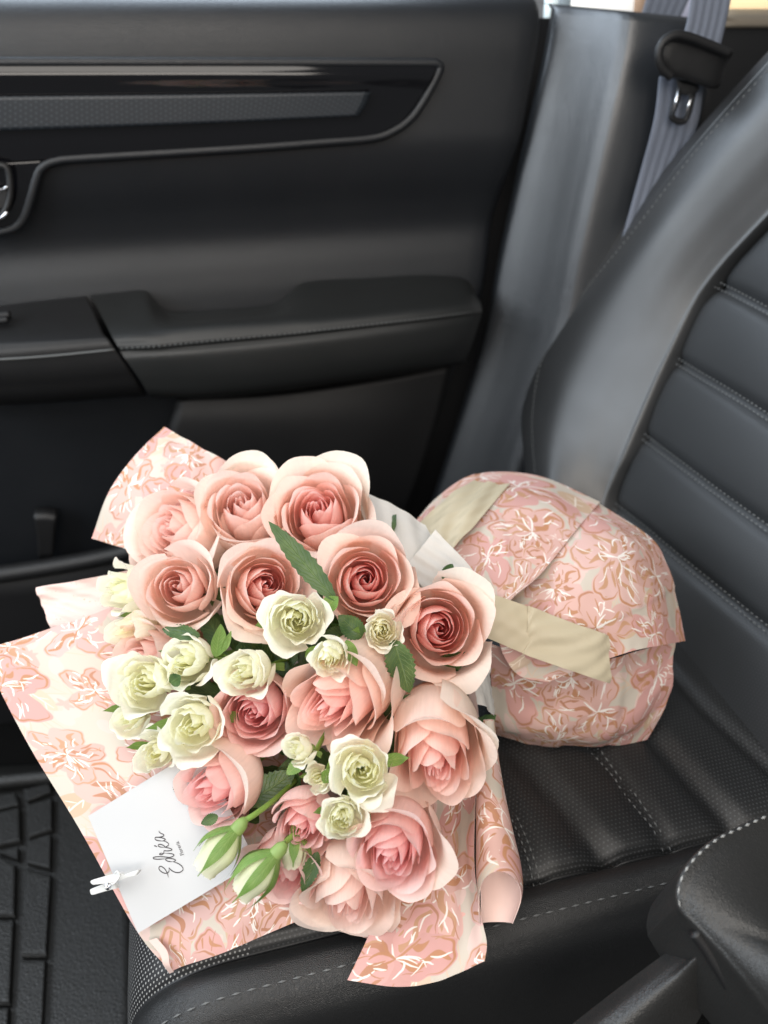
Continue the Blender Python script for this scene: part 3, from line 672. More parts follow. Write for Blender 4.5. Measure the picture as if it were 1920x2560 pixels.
# far-left edge then rolls over the near corner
for (a, b, d) in [(1738, 2318, .392), (1800, 2385, .384), (1870, 2470, .374), (1960, 2590, .362)]:
    e = D(a, b, d)
    row = [e+np.array([.005, -.004, -.06]), e+np.array([.0025, -.003, -.030]), e+np.array([.001, -.001, -.010]), e]
    for t, lift in ((.06, .004), (.15, .009), (.35, .014), (.65, .016), (1.0, .012)):
        px, py = a+(2150-a)*t, b+(2430-b)*t
        row.append(D(px, py, d-(.028*t)-lift*.35))
    C.append(row)
C = np.array(C); G = surf(C, 110, 70)
grid_obj('armrest_lid', G, M['leather_console'], con)
stitches('lid_stitching', cr([D(a+4, b+4, d-.002) for (a, b), d in zip(lid_out, ldep)], 60)[:58], (0, .3, .9), plain('lid_thread', (.28, .28, .27), .7), con, .0044, .0014, .0006)
# box below the lid
C = np.array([[D(1790, 2260, .43), D(1735, 2330, .425), D(1640, 2400, .425), D(1520, 2490, .425), D(1330, 2640, .425)],
              [D(1830, 2330, .40), D(1750, 2372, .408), D(1668, 2432, .41), D(1560, 2515, .41), D(1390, 2660, .41)],
              [D(1870, 2400, .395), D(1762, 2392, .400), D(1690, 2470, .405), D(1600, 2560, .405), D(1480, 2700, .405)],
              [D(1900, 2500, .41), D(1800, 2470, .42), D(1740, 2560, .42), D(1690, 2620, .42), D(1600, 2720, .42)]])
grid_obj('console_box', surf(C, 40, 40), M['leather_console'], con)
tube('box_edge', cr([D(a, b, .392) for a, b in [(1735, 2330), (1760, 2362), (1800, 2425), (1850, 2510), (1900, 2600)]], 30), .0035, M['plastic'], con, 8)
C = np.array([[D(1740, 2340, .40), D(1990, 2300, .40)], [D(1900, 2600, .40), D(2100, 2600, .40)]])
solid_obj('box_side', surf(C, 8, 8), M['plastic_dark'], con, .01)
C = np.array([[Zp(900, 2640, -.10), Zp(1150, 2545, -.10), Zp(1340, 2490, -.10), Zp(1590, 2425, -.10), Zp(1800, 2340, -.10)], [Zp(900, 2900, -.13), Zp(1150, 2800, -.13), Zp(1400, 2700, -.13), Zp(1700, 2600, -.13), Zp(1900, 2500, -.13)]])
tag(solid_obj('tunnel_carpet', surf(C, 20, 60), M['carpet'], None, .02), 'fuzzy black carpet strip between seat side and console', 'carpet')

# ================================================================== the bouquet
# ---- wrapping paper
wrap = empty('bouquet_wrap', tuple(Zp(1150, 1700, 0.0)))
tag(wrap, 'pink floral printed paper wrapped round the rose bouquet', 'wrapping paper')
def ctrl(rows): return np.array([[D(*p) for p in r] for r in rows])
def wsheet(name, rows, nu=40, nv=40, off=(0, 0), rot=0., front=None, back=None, wob=.0012, seed=0, label=None, parent=None, th=.00035, pleat=None):
    G = toward(surf(ctrl(rows), nu, nv))
    rg = np.random.default_rng(seed); n, m = G.shape[:2]; N = gridN(G)
    a, b = np.meshgrid(np.linspace(0, 1, n), np.linspace(0, 1, m), indexing='ij'); w = 0
    for k in range(5):
        f = rg.normal(size=2)*(3+2*k); w = w+np.sin(f[0]*a*3+f[1]*b*3+rg.uniform(0, 6))/(1+k)
    G = G+N*(w*wob)[..., None]
    if pleat:           # sharp folds: list of (axis, position, width, depth, slope)
        for ax_p, pos, wid, dep_, sl in pleat:
            p_, q_ = (a, b) if ax_p == 0 else (b, a)
            x_ = (p_-pos-sl*q_)/wid; G = G+N*(dep_*np.where(x_ < 0, np.clip(1+x_*.25, 0, 1), np.clip(1-x_*3, 0, 1)))[..., None]
    o = sheet(name, G, front or M['print'], back or M['paperback'], parent or wrap, th, off, rot)
    if label: o['label'] = label
    return o
# left wing under the roses and the card
wsheet('paper_sheet', [
    [(-6, 1616, .585), (90, 1584, .585), (200, 1546, .583), (330, 1500, .59), (520, 1460, .60)],
    [(-22, 1672, .572), (80, 1668, .572), (210, 1650, .573), (380, 1640, .585), (560, 1640, .60)],
    [(70, 1856, .547), (190, 1840, .545), (330, 1825, .548), (480, 1820, .565), (680, 1820, .58)],
    [(190, 2056, .522), (300, 2030, .519), (440, 2000, .520), (600, 1980, .535), (780, 1980, .55)],
    [(292, 2236, .503), (400, 2200, .498), (540, 2160, .498), (660, 2130, .508), (800, 2120, .52)],
    [(368, 2368, .492), (450, 2345, .489), (560, 2300, .487), (680, 2255, .490), (800, 2220, .50)],
    [(425, 2432, .489), (470, 2412, .486), (570, 2376, .484), (680, 2330, .485), (775, 2288, .488)]], 60, 50, (.03, .07), .35, seed=1, label='large left wing of the paper under the card')
# small turned-up corner at the tip of the left wing
wsheet('paper_curl', [[(372, 2352, .4885), (392, 2345, .4875)], [(400, 2386, .485), (418, 2378, .484)], [(408, 2412, .484), (424, 2412, .483)], [(424, 2434, .488), (434, 2430, .4855)]], 14, 8, front=M['paperback'], wob=0)
# plain underside of a second sheet peeping out above
wsheet('paper_underside', [[(88, 1468, .625), (190, 1452, .622), (330, 1425, .62), (480, 1400, .62)], [(104, 1512, .622), (200, 1505, .62), (340, 1495, .62), (480, 1480, .62)], [(126, 1570, .612), (220, 1570, .61), (350, 1570, .61), (480, 1570, .615)]], 20, 30, front=M['paperback'], back=M['print'], seed=3, label='plain pink underside of a paper corner')
# upper left flap, curved like a cone
wsheet('paper_flap', [
    [(410, 1066, .665), (470, 1098, .650), (530, 1132, .64), (600, 1168, .635), (700, 1215, .63)],
    [(366, 1104, .652), (440, 1140, .637), (510, 1180, .628), (590, 1215, .625), (700, 1260, .62)],
    [(318, 1162, .643), (400, 1205, .627), (480, 1250, .618), (570, 1280, .615), (700, 1320, .61)],
    [(270, 1244, .640), (360, 1285, .622), (440, 1330, .612), (540, 1350, .61), (700, 1380, .605)],
    [(227, 1346, .645), (300, 1368, .630), (380, 1395, .617), (480, 1410, .61), (640, 1420, .605)]], 40, 40, (.11, .02), 1.1, seed=4, label='upper left flap of the paper curling back')
# liner below all heads, so the gaps show paper
wsheet('inner_liner', [
    [(520, 1290, .66), (800, 1270, .67), (1010, 1300, .665), (1120, 1400, .65)],
    [(360, 1560, .64), (700, 1560, .66), (960, 1560, .65), (1170, 1580, .625)],
    [(420, 1850, .59), (700, 1850, .61), (960, 1850, .60), (1200, 1850, .575)],
    [(560, 2120, .53), (760, 2120, .545), (980, 2080, .54), (1190, 2050, .53)]], 30, 30, front=M['paperback'], wob=.003, seed=5)
# lower front sheets
wsheet('paper_sheet', [
    [(690, 2080, .515), (820, 2080, .515), (980, 2080, .51), (1080, 2100, .51)],
    [(700, 2200, .500), (830, 2210, .500), (970, 2220, .497), (1080, 2230, .495)],
    [(716, 2270, .492), (840, 2290, .490), (960, 2310, .487), (1070, 2320, .485)],
    [(757, 2306, .489), (840, 2326, .486), (915, 2345, .483), (1030, 2372, .480)]], 30, 30, (.05, .16), .2, seed=6, label='paper lip under the lowest roses')
wsheet('paper_flap', [
    [(1000, 1940, .520), (1080, 1950, .523), (1140, 1950, .520), (1192, 1950, .505)],
    [(985, 2060, .508), (1070, 2070, .511), (1140, 2070, .507), (1190, 2060, .492)],
    [(970, 2180, .495), (1060, 2190, .497), (1140, 2190, .493), (1190, 2180, .480)],
    [(945, 2280, .484), (1050, 2300, .485), (1140, 2300, .481), (1204, 2280, .471)],
    [(910, 2365, .476), (1030, 2390, .475), (1130, 2385, .472), (1219, 2350, .465)],
    [(867, 2452, .470), (1000, 2467, .466), (1105, 2450, .465), (1212, 2402, .462)]], 50, 40, (.0, .02), .55, seed=7, label='front paper flap spreading over the seat edge')
# rolled right edge of the paper: a tapering open tube
ax = [(1222, 1800, 14, .520), (1222, 1900, 26, .508), (1228, 2000, 38, .495), (1238, 2090, 48, .484), (1247, 2170, 57, .474), (1250, 2240, 56, .468), (1240, 2310, 42, .463)]
A_ = cr(np.array(ax), 50); th_ = np.linspace(math.radians(200), math.radians(-150), 60); G = []
for i in range(50):
    row = []
    for t in th_:
        # the near side of the tube ends sooner than the far side
        facing = max(0., math.sin(t)); v = i/49*(1-.33*facing**.55)
        px, py, r, d = [np.interp(v*49, np.arange(50), A_[:, k]) for k in range(4)]
        row.append(D(px+r*math.cos(t), py+r*.12*math.sin(t), d-r/FPX*d*math.sin(t)*1.1))
    G.append(row)
G = np.array(G)
if (gridN(G)[20, 20]@(CAM-G[20, 20])) < 0: G = G[:, ::-1]
roll = sheet('paper_roll', G, M['print'], M['paperback'], wrap, .0004, (.09, .12), .1)
roll['label'] = 'rolled right edge of the paper with plain pink inside'
# stem end of the wrap: three overlapping gathered sheets
wsheet('gathered_sheet', [
    [(1228, 1700, .605), (1300, 1735, .598), (1420, 1768, .595), (1560, 1740, .605), (1682, 1660, .625)],
    [(1210, 1600, .582), (1310, 1640, .584), (1420, 1660, .590), (1550, 1640, .602), (1690, 1600, .630)]][::-1] + [
    [(1228, 1800, .615), (1310, 1822, .605), (1420, 1835, .602), (1560, 1822, .61), (1676, 1735, .630)],
    [(1240, 1838, .635), (1320, 1856, .628), (1415, 1862, .622), (1540, 1862, .625), (1618, 1850, .632)]], 50, 110, (.02, .19), .9, wob=.0005, seed=8, pleat=[(1, .40, .10, .0016, .05), (1, .75, .10, .0016, -.08)], label='shaded lower sheet of the gathered stem end')
wsheet('gathered_sheet', [
    [(1215, 1530, .592), (1300, 1430, .606), (1370, 1340, .625), (1425, 1280, .652), (1470, 1240, .690)],
    [(1240, 1580, .578), (1370, 1490, .583), (1470, 1410, .594), (1560, 1350, .62), (1620, 1338, .655)],
    [(1260, 1640, .572), (1400, 1560, .571), (1520, 1500, .58), (1610, 1450, .602), (1668, 1420, .640)],
    [(1300, 1690, .572), (1430, 1620, .568), (1560, 1570, .576), (1640, 1535, .595), (1695, 1510, .630)],
    [(1370, 1705, .570), (1470, 1665, .566), (1580, 1628, .573), (1660, 1612, .592), (1714, 1602, .622)]], 110, 60, (.14, .05), 2.2, wob=.0004, seed=9, pleat=[(0, .66, .10, .0010, -.03)], label='right sheet of the gathered stem end')
wsheet('gathered_sheet', [
    [(1040, 1300, .660), (1085, 1250, .690), (1165, 1195, .715), (1240, 1180, .722), (1360, 1192, .712), (1500, 1254, .680)],
    [(1060, 1340, .625), (1120, 1300, .640), (1200, 1260, .652), (1290, 1245, .655), (1380, 1260, .650), (1452, 1310, .634)],
    [(1090, 1400, .600), (1160, 1370, .610), (1230, 1340, .616), (1310, 1335, .618), (1370, 1350, .615), (1400, 1375, .607)],
    [(1130, 1480, .582), (1200, 1460, .585), (1250, 1440, .586), (1300, 1440, .586), (1330, 1445, .586), (1345, 1440, .584)],
    [(1160, 1550, .572), (1210, 1530, .570), (1240, 1515, .570), (1262, 1505, .570), (1276, 1500, .570), (1288, 1488, .570)]], 50, 120, (.2, .11), .7, wob=.0004, seed=10, pleat=[(1, .45, .10, .0008, .04)], label='upper sheet of the gathered stem end')
# white tissue between roses and stem end
tis = empty('tissue_wrap', tuple(D(1100, 1450, .62)))
tag(tis, 'translucent white tissue paper sticking out behind the right roses', 'tissue paper')
wsheet('tissue_sheet', [[(880, 1220, .600), (960, 1250, .602), (1064, 1312, .604)], [(920, 1330, .585), (1020, 1370, .583), (1110, 1400, .59)], [(960, 1480, .575), (1060, 1490, .570), (1170, 1500, .575)]], 30, 30, front=M['tissue'], back=M['tissue'], wob=.0007, seed=12, parent=tis, th=.0002)
wsheet('tissue_sheet', [[(1010, 1420, .575), (1050, 1372, .578), (1088, 1324, .582)], [(1070, 1480, .566), (1120, 1440, .568), (1160, 1400, .574)], [(1140, 1530, .560), (1190, 1505, .562), (1225, 1478, .568)], [(1190, 1590, .556), (1232, 1570, .559), (1272, 1551, .563)]], 30, 20, front=M['tissue'], back=M['tissue'], wob=.0006, seed=13, parent=tis, th=.0002)
# clear film bunched at the right edge
wsheet('tissue_fold', [[(1175, 1600, .545), (1200, 1610, .548), (1225, 1620, .556)], [(1180, 1680, .535), (1208, 1690, .54), (1228, 1700, .552)], [(1195, 1760, .53), (1218, 1770, .536), (1234, 1790, .55)]], 20, 20, front=M['tissue'], back=M['tissue'], wob=.0008, seed=14, parent=tis, th=.0002)
# cream ribbon in two visible bands
rib = empty('cream_ribbon', tuple(D(1250, 1500, .58)))
tag(rib, 'wide cream satin ribbon tied round the gathered wrapping paper', 'ribbon')
wsheet('ribbon_band', [[(1030, 1330, .618), (1060, 1295, .634), (1120, 1240, .660), (1186, 1202, .690)], [(1085, 1350, .608), (1115, 1310, .621), (1170, 1255, .643), (1230, 1206, .684)], [(1120, 1395, .596), (1150, 1350, .604), (1205, 1290, .627), (1275, 1212, .683)]], 20, 40, front=M['ribbon'], back=M['ribbon'], wob=.001, seed=15, parent=rib, th=.0005)
wsheet('ribbon_band', [[(1190, 1475, .562), (1228, 1484, .562), (1290, 1505, .562), (1349, 1527, .5625)], [(1190, 1535, .558), (1228, 1542, .5575), (1290, 1560, .557), (1340, 1580, .557)], [(1190, 1590, .559), (1224, 1598, .5585), (1280, 1622, .557), (1327, 1641, .5565)]], 20, 24, front=M['ribbon'], back=M['ribbon'], wob=.0004, seed=16, parent=rib, th=.0005)
wsheet('ribbon_tail', [[(1320, 1514, .5605), (1349, 1524, .5595), (1430, 1556, .5605), (1490, 1576, .563), (1522, 1590, .567)], [(1318, 1580, .5565), (1340, 1585, .5555), (1430, 1614, .557), (1490, 1636, .560), (1525, 1650, .565)], [(1305, 1632, .5565), (1327, 1642, .555), (1420, 1674, .557), (1490, 1698, .561), (1528, 1710, .567)]], 20, 34, front=M['ribbon'], back=M['ribbon'], wob=.0009, seed=17, parent=rib, th=.0005)

# ---- roses
def axis_of(px, py, tx, ty): return nrm(-nrm(ray(px, py)) + rt*tx + up*ty)
def basis(a):
    b = nrm(np.cross(a, np.array([.13, .31, .94]))); return b, np.cross(a, b)
def lerp(a, b, t): return np.asarray(a)*(1-t)+np.asarray(b)*t
PAL = {  # centre, middle, outer face, outer back/base
    'coral': ((.99, .55, .54), (.99, .67, .61), (.99, .80, .70), (.98, .82, .70)),
    'pink': ((.99, .57, .55), (.99, .70, .63), (.99, .82, .72), (.98, .82, .71)),
    'pale': ((.99, .68, .63), (.99, .76, .69), (.99, .83, .74), (.98, .83, .73)),
    'rosy': ((.99, .56, .57), (.99, .66, .64), (.99, .76, .71), (.98, .77, .71)),
    'white': ((.99, .975, .71), (.99, .975, .82), (.99, .975, .88), (.98, .965, .80)),
    'ivory': ((.99, .94, .68), (.99, .955, .80), (.99, .965, .86), (.98, .945, .80)),
    'cream': ((.95, .88, .78), (.95, .87, .77), (.95, .87, .77), (.94, .84, .72)),
    'bud': ((.90, .92, .62), (.91, .93, .66), (.92, .93, .72), (.86, .90, .58))}
def make_petal(rg, R, H, t, phi, pal, kind, opn, ruf):
    """one petal in flower coordinates (axis = +z, base at 0)"""
    outer = max(0., (t-.62)/.38); inner = 1-min(1, t/.62)
    nu, nv = (13, 10) if t < .5 else (21, 15)
    rb = R*((.05+.50*(t/.62)**.9) if t < .62 else (.55+.31*((t-.62)/.38)**.9))*(1+rg.normal()*.02)
    Wd = lerp(1.75, 1.02, min(1, t*1.6))*(1+rg.normal()*.07)
    if kind == 'white': Wd = lerp(1.3, .85, t)*(1+rg.normal()*.15)
    hk = H*(.985+.015*math.sin(min(1, t/.8)*math.pi)-.09*outer**1.5*opn)*(1+rg.normal()*.008)
    if kind == 'white': hk = H*(.99-.06*t-.06*outer)*(1+rg.normal()*.045)
    op = lerp(-.62, -.10, min(1, t/.66)) + outer*(.11+.12*opn)*rg.uniform(.6, 1.3)
    curl = (.012+.03*t+outer*(.05+.12*opn)*rg.uniform(.5, 1.5))*R
    spir = lerp(.42, .10, min(1, t*2.2))
    u, v = np.meshgrid(np.linspace(-1, 1, nu), np.linspace(0, 1, nv), indexing='ij')
    pt = rg.uniform(.05, .14) if kind != 'white' else rg.uniform(-.02, .06)
    sk = rg.normal()*.06
    ve = v*(1-(.22+.10*rg.random())*np.abs(u)**2.6-.03*u*u+sk*u)*(1+pt*np.exp(-(u/.22)**2)*.3)
    s = np.clip(ve/.58, 0, 1)
    f = .20+.80*np.sin(s*math.pi/2)**.85
    q = np.clip((ve-.58)/.42, 0, 1.2)
    f = f+op*q**1.6
    lipq = np.clip((ve-.80)/.20, 0, 1.3)**2
    r = rb*f + spir*rb*u*(.35+.65*np.clip(ve, 0, 1)) + curl*lipq
    ph = rg.uniform(0, 6.28, 4); a_ = phi+u*Wd
    wave = np.sin(u*Wd*4+ph[0])+.7*np.sin(u*Wd*7.3+ph[1])+.4*np.sin(u*Wd*13+ph[2])
    r = r + ruf*R*wave*np.clip(ve, 0, 1.2)**4*(.35+.65*t)
    r = np.maximum(r, .004*R)
    z = hk*ve**.92 - curl*.75*lipq + ruf*R*.7*np.sin(u*Wd*5.2+ph[3])*np.clip(ve, 0, 1)**5*(.3+.7*t)
    # side edges of outer petals turn back
    eg = np.clip((np.abs(u)-.62)/.38, 0, 1)**2; r = r + outer*opn*.10*R*eg*np.clip(ve-.3, 0, 1)
    a_ = a_ + .10*np.sin(ve*3+ph[1])*t
    V = np.stack([r*np.cos(a_), r*np.sin(a_), z], 2).reshape(-1, 3)
    C0, C1, C2, C3 = [np.array(c) for c in pal]
    base = lerp(C0, C1, min(1, t/.55)) if t < .55 else lerp(C1, C2, (t-.55)/.45)
    vv = np.clip(ve, 0, 1).reshape(-1, 1)
    col = base*(1-.35*(vv**6)) + lerp(C2, (1, 1, 1), .12)*(.35*vv**6)      # paler rim
    col = col*vv**.6 + C3*(1-vv**.6) if t > .5 else col
    col = np.clip(col*(1+rg.normal()*.012), 0, .985)
    uv = np.c_[(u.ravel()*Wd*.5), v.ravel()]
    return V, gridF(nu, nv), col, uv
def leaf_verts(Lg, Wd, rg, n=18, fold=.35, bend=.2, teeth=True):
    V, uv = [], []
    for i in range(n):
        s = i/(n-1); w = Wd*.5*(math.sin(math.pi*min(1, s**.85*.98+.015))**.75)
        if teeth: w *= 1+.08*((i % 2)*2-1)*(0 < i < n-1)
        if i == n-1: w = .0002
        for j in (-1, -.5, 0, .5, 1):
            V.append((s*Lg + (abs(j) == 1 and teeth)*.0*Lg, j*w, abs(j)*w*fold - bend*Lg*s*s + .03*Wd*math.sin(s*9+j)))
            uv.append((j, s))
    return np.array(V), gridF(n, 5), np.array(uv)
CONV = D(930, 1560, .66)         # where the stems gather
def flower(name, label, cat, group, px, py, d, diam, tx, ty, pal, kind='pink', n=26, opn=.6, seed=0, hf=1.9, ruf=.01, sepals=0, stem=True, phi0=None, guards=()):
    rg = np.random.default_rng(seed*7+5)
    R = diam*.5*d/FPX; H = R*hf; ax_ = axis_of(px, py, tx, ty); bx, by = basis(ax_)
    roll_ = rg.uniform(0, 6.28) if phi0 is None else phi0
    base = D(px, py, d)-ax_*H*.88
    root = empty(name, tuple(base)); tag(root, label, cat, group)
    mat = M['petal_w'] if kind in ('white', 'bud') else M['petal']
    put = lambda V: base+V[:, :1]*bx+V[:, 1:2]*by+V[:, 2:]*ax_
    phi = roll_
    for k in range(n):
        t = (k+.5)/n
        phi += 2.4+rg.normal()*.18 if kind != 'white' else 2.4+rg.normal()*.5
        V, F, col, uv = make_petal(rg, R, H, t, phi, PAL[pal], kind, opn, ruf)
        mesh_obj('petal', put(V), F, mat, root, uv, col=col)
    for th_g, sc_g, op_g, pal_g in guards:      # single broad outer petals that stand away from the head
        w_ = rt*math.cos(math.radians(th_g))+up*math.sin(math.radians(th_g)); ph_g = math.atan2(w_@by, w_@bx)
        V, F, col, uv = make_petal(rg, R*sc_g, H*min(1.12, sc_g*.98), 1.0, ph_g, PAL[pal_g], kind, op_g, ruf*.8)
        mesh_obj('petal', put(V), F, mat, root, uv, col=col)
    for k in range(sepals):
        Lg = R*rg.uniform(1.1, 1.5) if kind != 'bud' else H*rg.uniform(.8, 1.05); V, F, uv = leaf_verts(Lg, R*rg.uniform(.34, .48), rg, 12, -.5, 0, False)
        a = k*2*math.pi/max(sepals, 1)+rg.normal()*.15; sp = rg.uniform(.0, .2) if kind != 'bud' else rg.uniform(-.02, .14)
        s = V[:, 0]/Lg; V[:, 1] *= np.clip(1.02-s, 0, 1)**.7
        rr = R*(.20+.82*np.sin(np.clip(s/.58, 0, 1)*math.pi/2)**.85)*(1 if kind == 'bud' else .98) + R*sp*np.clip(s-.45, 0, 1)**1.3*3
        if kind == 'bud': rr = R*(.22+.86*np.sin(np.clip(s*1.25, 0, 1)*math.pi)**.8*1.0)*(s < .99)+R*sp*s*s*2+.02*R
        zz = V[:, 0]*.92 - V[:, 2]*0; ang = a+V[:, 1]/np.maximum(rr, R*.2)
        rr = rr+.03*R+np.abs(V[:, 1])*(.12)
        V2 = np.stack([rr*np.cos(ang), rr*np.sin(ang), zz*(.95 if kind == 'bud' else .8)], 1)
        mesh_obj('sepal', put(V2), F, M['green_l'], root, uv)
    if sepals:   # swollen hip under the flower
        P = [base-ax_*R*.45, base-ax_*R*.2, base, base+ax_*R*.12]
        tube('hip', cr(P, 8), np.interp(np.linspace(0, 1, 8), [0, .4, .8, 1], [R*.14, R*.30, R*.30, R*.2]), M['green_l'], root, 10)
    if stem:
        P = cr([base+ax_*R*.1, base-ax_*R*.8, base*.5+CONV*.5-ax_*R*.6, CONV+rg.normal(size=3)*.006], 14)
        tube('stem', P, max(.0016, R*.07), M['stem'], root, 7)
    return root
GP, GW, GB = 'pink roses of the bouquet', 'white spray roses of the bouquet', 'green rosebuds of the bouquet'
def dep(px, py): return .50+.06*(1700-py)/450*(1 if py < 1700 else .72) + .012*((px-800)/400)**2-.008
# label, x, y, depth offset, diameter, tilt, palette, petals, openness
pinks = [
 ('pale pink rose facing up left, against the upper paper flap', 428, 1318, .034, 250, -.75, .22, 'pale', 24, .55, 1.55),
 ('pink rose with cream outer petal at the top of the bouquet', 606, 1258, .018, 225, -.12, .46, 'pale', 24, .75, 1.8),
 ('large pink rose with cream rear petal, nearest the car door', 795, 1272, .008, 250, -.10, .38, 'pink', 26, .85, 1.8),
 ('deep pink wide open rose above the small ivory rose', 914, 1448, -.012, 226, .05, .06, 'coral', 30, .55, 1.7),
 ('pale half closed rose beside the sideways white rose', 442, 1464, -.006, 210, -.22, .10, 'pale', 20, .35, 1.8),
 ('peach pink rose left of the long green leaf', 668, 1462, -.008, 222, .16, .06, 'pink', 28, .6, 1.8),
 ('coral centred rose at the right edge by the tissue', 1100, 1572, -.006, 232, .10, -.04, 'coral', 30, .75, 1.8),
 ('pink rose under the small hanging white rose at centre', 830, 1762, -.006, 250, -.48, -.44, 'coral', 28, .6, 3.1),
 ('deep pink rose below the white rose that points left', 632, 1782, .008, 206, -.22, -.22, 'rosy', 28, .45, 1.9),
 ('large cream backed rose with a broad petal on its right', 1090, 1908, -.012, 238, .03, -.62, 'pink', 30, .6, 2.9),
 ('lowest large pink rose beside the rolled paper edge', 980, 2142, -.006, 212, -.12, -.54, 'rosy', 26, .70, 2.1),
 ('closed pink rose seen from its side above the card', 520, 1980, .012, 186, -.62, -.42, 'rosy', 18, .25, 2.1),
 ('small closed pink rose between bud stems and white roses', 752, 2072, .008, 164, -.20, -.48, 'rosy', 20, .35, 2.1),
 ('drooping pink rose with hanging petals beneath the lowest rose', 868, 2262, .026, 235, -.12, -.95, 'pale', 18, .9, 1.6),
 ('half hidden pink rose behind the two green buds', 712, 2190, .026, 190, -.32, -.75, 'rosy', 18, .8, 1.7),
 ('pale pink rose mostly hidden behind the left white roses', 352, 1640, .030, 190, -.62, .02, 'pale', 18, .6, 1.7),
 ('pink rose peeping out above the corner of the card', 462, 2000, .030, 150, -.6, -.4, 'rosy', 16, .4, 1.8),
 ('pale rose tucked in between the left pink roses', 392, 1408, .055, 150, -.7, .1, 'pale', 16, .5, 1.6),
]
GUARD = {1: [(75, 1.06, .75, 'cream')], 2: [(60, 1.06, .8, 'cream')], 3: [(80, 1.06, .2, 'pale'), (-35, 1.04, .9, 'pink')], 5: [(-120, 1.06, .5, 'pale')],
         6: [(40, 1.06, .6, 'cream'), (-66, 1.06, .8, 'pale')], 7: [(-30, 1.06, .8, 'pale')], 9: [(20, 1.02, .8, 'cream')],
         10: [(-10, 1.06, .8, 'pale')], 11: [(35, 1.1, .6, 'pale')], 13: [(-60, 1.05, .9, 'pale'), (-130, 1.05, .8, 'pale')]}
for k, (lb, px, py, do, dm, tx, ty, pal, n, op, hf) in enumerate(pinks):
    flower('pink_rose', lb, 'rose', GP, px, py, dep(px, py)+do, dm*1.17, tx, ty, pal, 'pink', min(n, 25), op, k+1, hf, .014, guards=GUARD.get(k, ()))
whites = [
 ('white spray rose pointing left at the far left edge', 280, 1470, .012, 128, -.95, .08, 'white', 18, .45, 1.9, 5),
 ('smooth white rose bud below the leftmost spray rose', 300, 1580, .022, 120, -.80, -.25, 'white', 10, .1, 2.0, 5),
 ('ruffled greenish white rose beside the long green leaf', 742, 1552, -.026, 168, .0, -.10, 'white', 26, .75, 1.6, 5),
 ('small round ivory rose below the wide open pink rose', 956, 1578, -.022, 112, .04, -.08, 'ivory', 24, .3, 1.6, 4),
 ('small white rose hanging down over the central pink rose', 822, 1656, -.030, 118, -.10, -.40, 'white', 20, .55, 1.9, 5),
 ('white rose pointing left beneath the half closed pale rose', 448, 1655, -.008, 140, -.42, -.06, 'white', 22, .55, 2.1, 5),
 ('white rose in the middle with its smooth side turned right', 600, 1682, -.016, 138, -.46, -.12, 'white', 24, .55, 2.1, 5),
 ('tall crinkled white rose over the left paper wing', 354, 1706, -.004, 166, -.36, .02, 'white', 22, .85, 1.5, 5),
 ('crinkled white rose to the left of the deep pink rose', 474, 1818, -.010, 168, -.26, -.16, 'white', 22, .85, 1.5, 5),
 ('thin petalled white rose lowest in the left cluster', 382, 1888, .008, 112, -.30, -.22, 'white', 16, .8, 1.5, 4),
 ('folded white rose hanging outermost over the left wing', 308, 1800, .014, 110, -.55, -.25, 'white', 14, .9, 1.5, 4),
 ('tiny white rose pointing left above the largest white one', 734, 1872, -.020, 92, -.52, .02, 'white', 18, .4, 2.0, 5),
 ('largest fully open white rose left of the cream backed rose', 905, 1926, -.028, 184, .02, -.08, 'white', 24, 1.0, 1.2, 5),
 ('tiny white rose half hidden behind the largest white one', 790, 1946, -.012, 84, -.25, -.10, 'white', 16, .4, 1.8, 4),
 ('round white rose just left of the lowest large rose', 854, 2050, -.020, 122, -.10, -.22, 'white', 24, .6, 1.7, 5),
]
for k, (lb, px, py, do, dm, tx, ty, pal, n, op, hf, sp) in enumerate(whites):
    flower('white_spray_rose', lb, 'rose', GW, px, py, dep(px, py)+do, dm*(1.18 if px < 520 else 1.08), tx, ty, pal, 'white', n-4, op, k+40, hf, .060, max(0, sp-3))
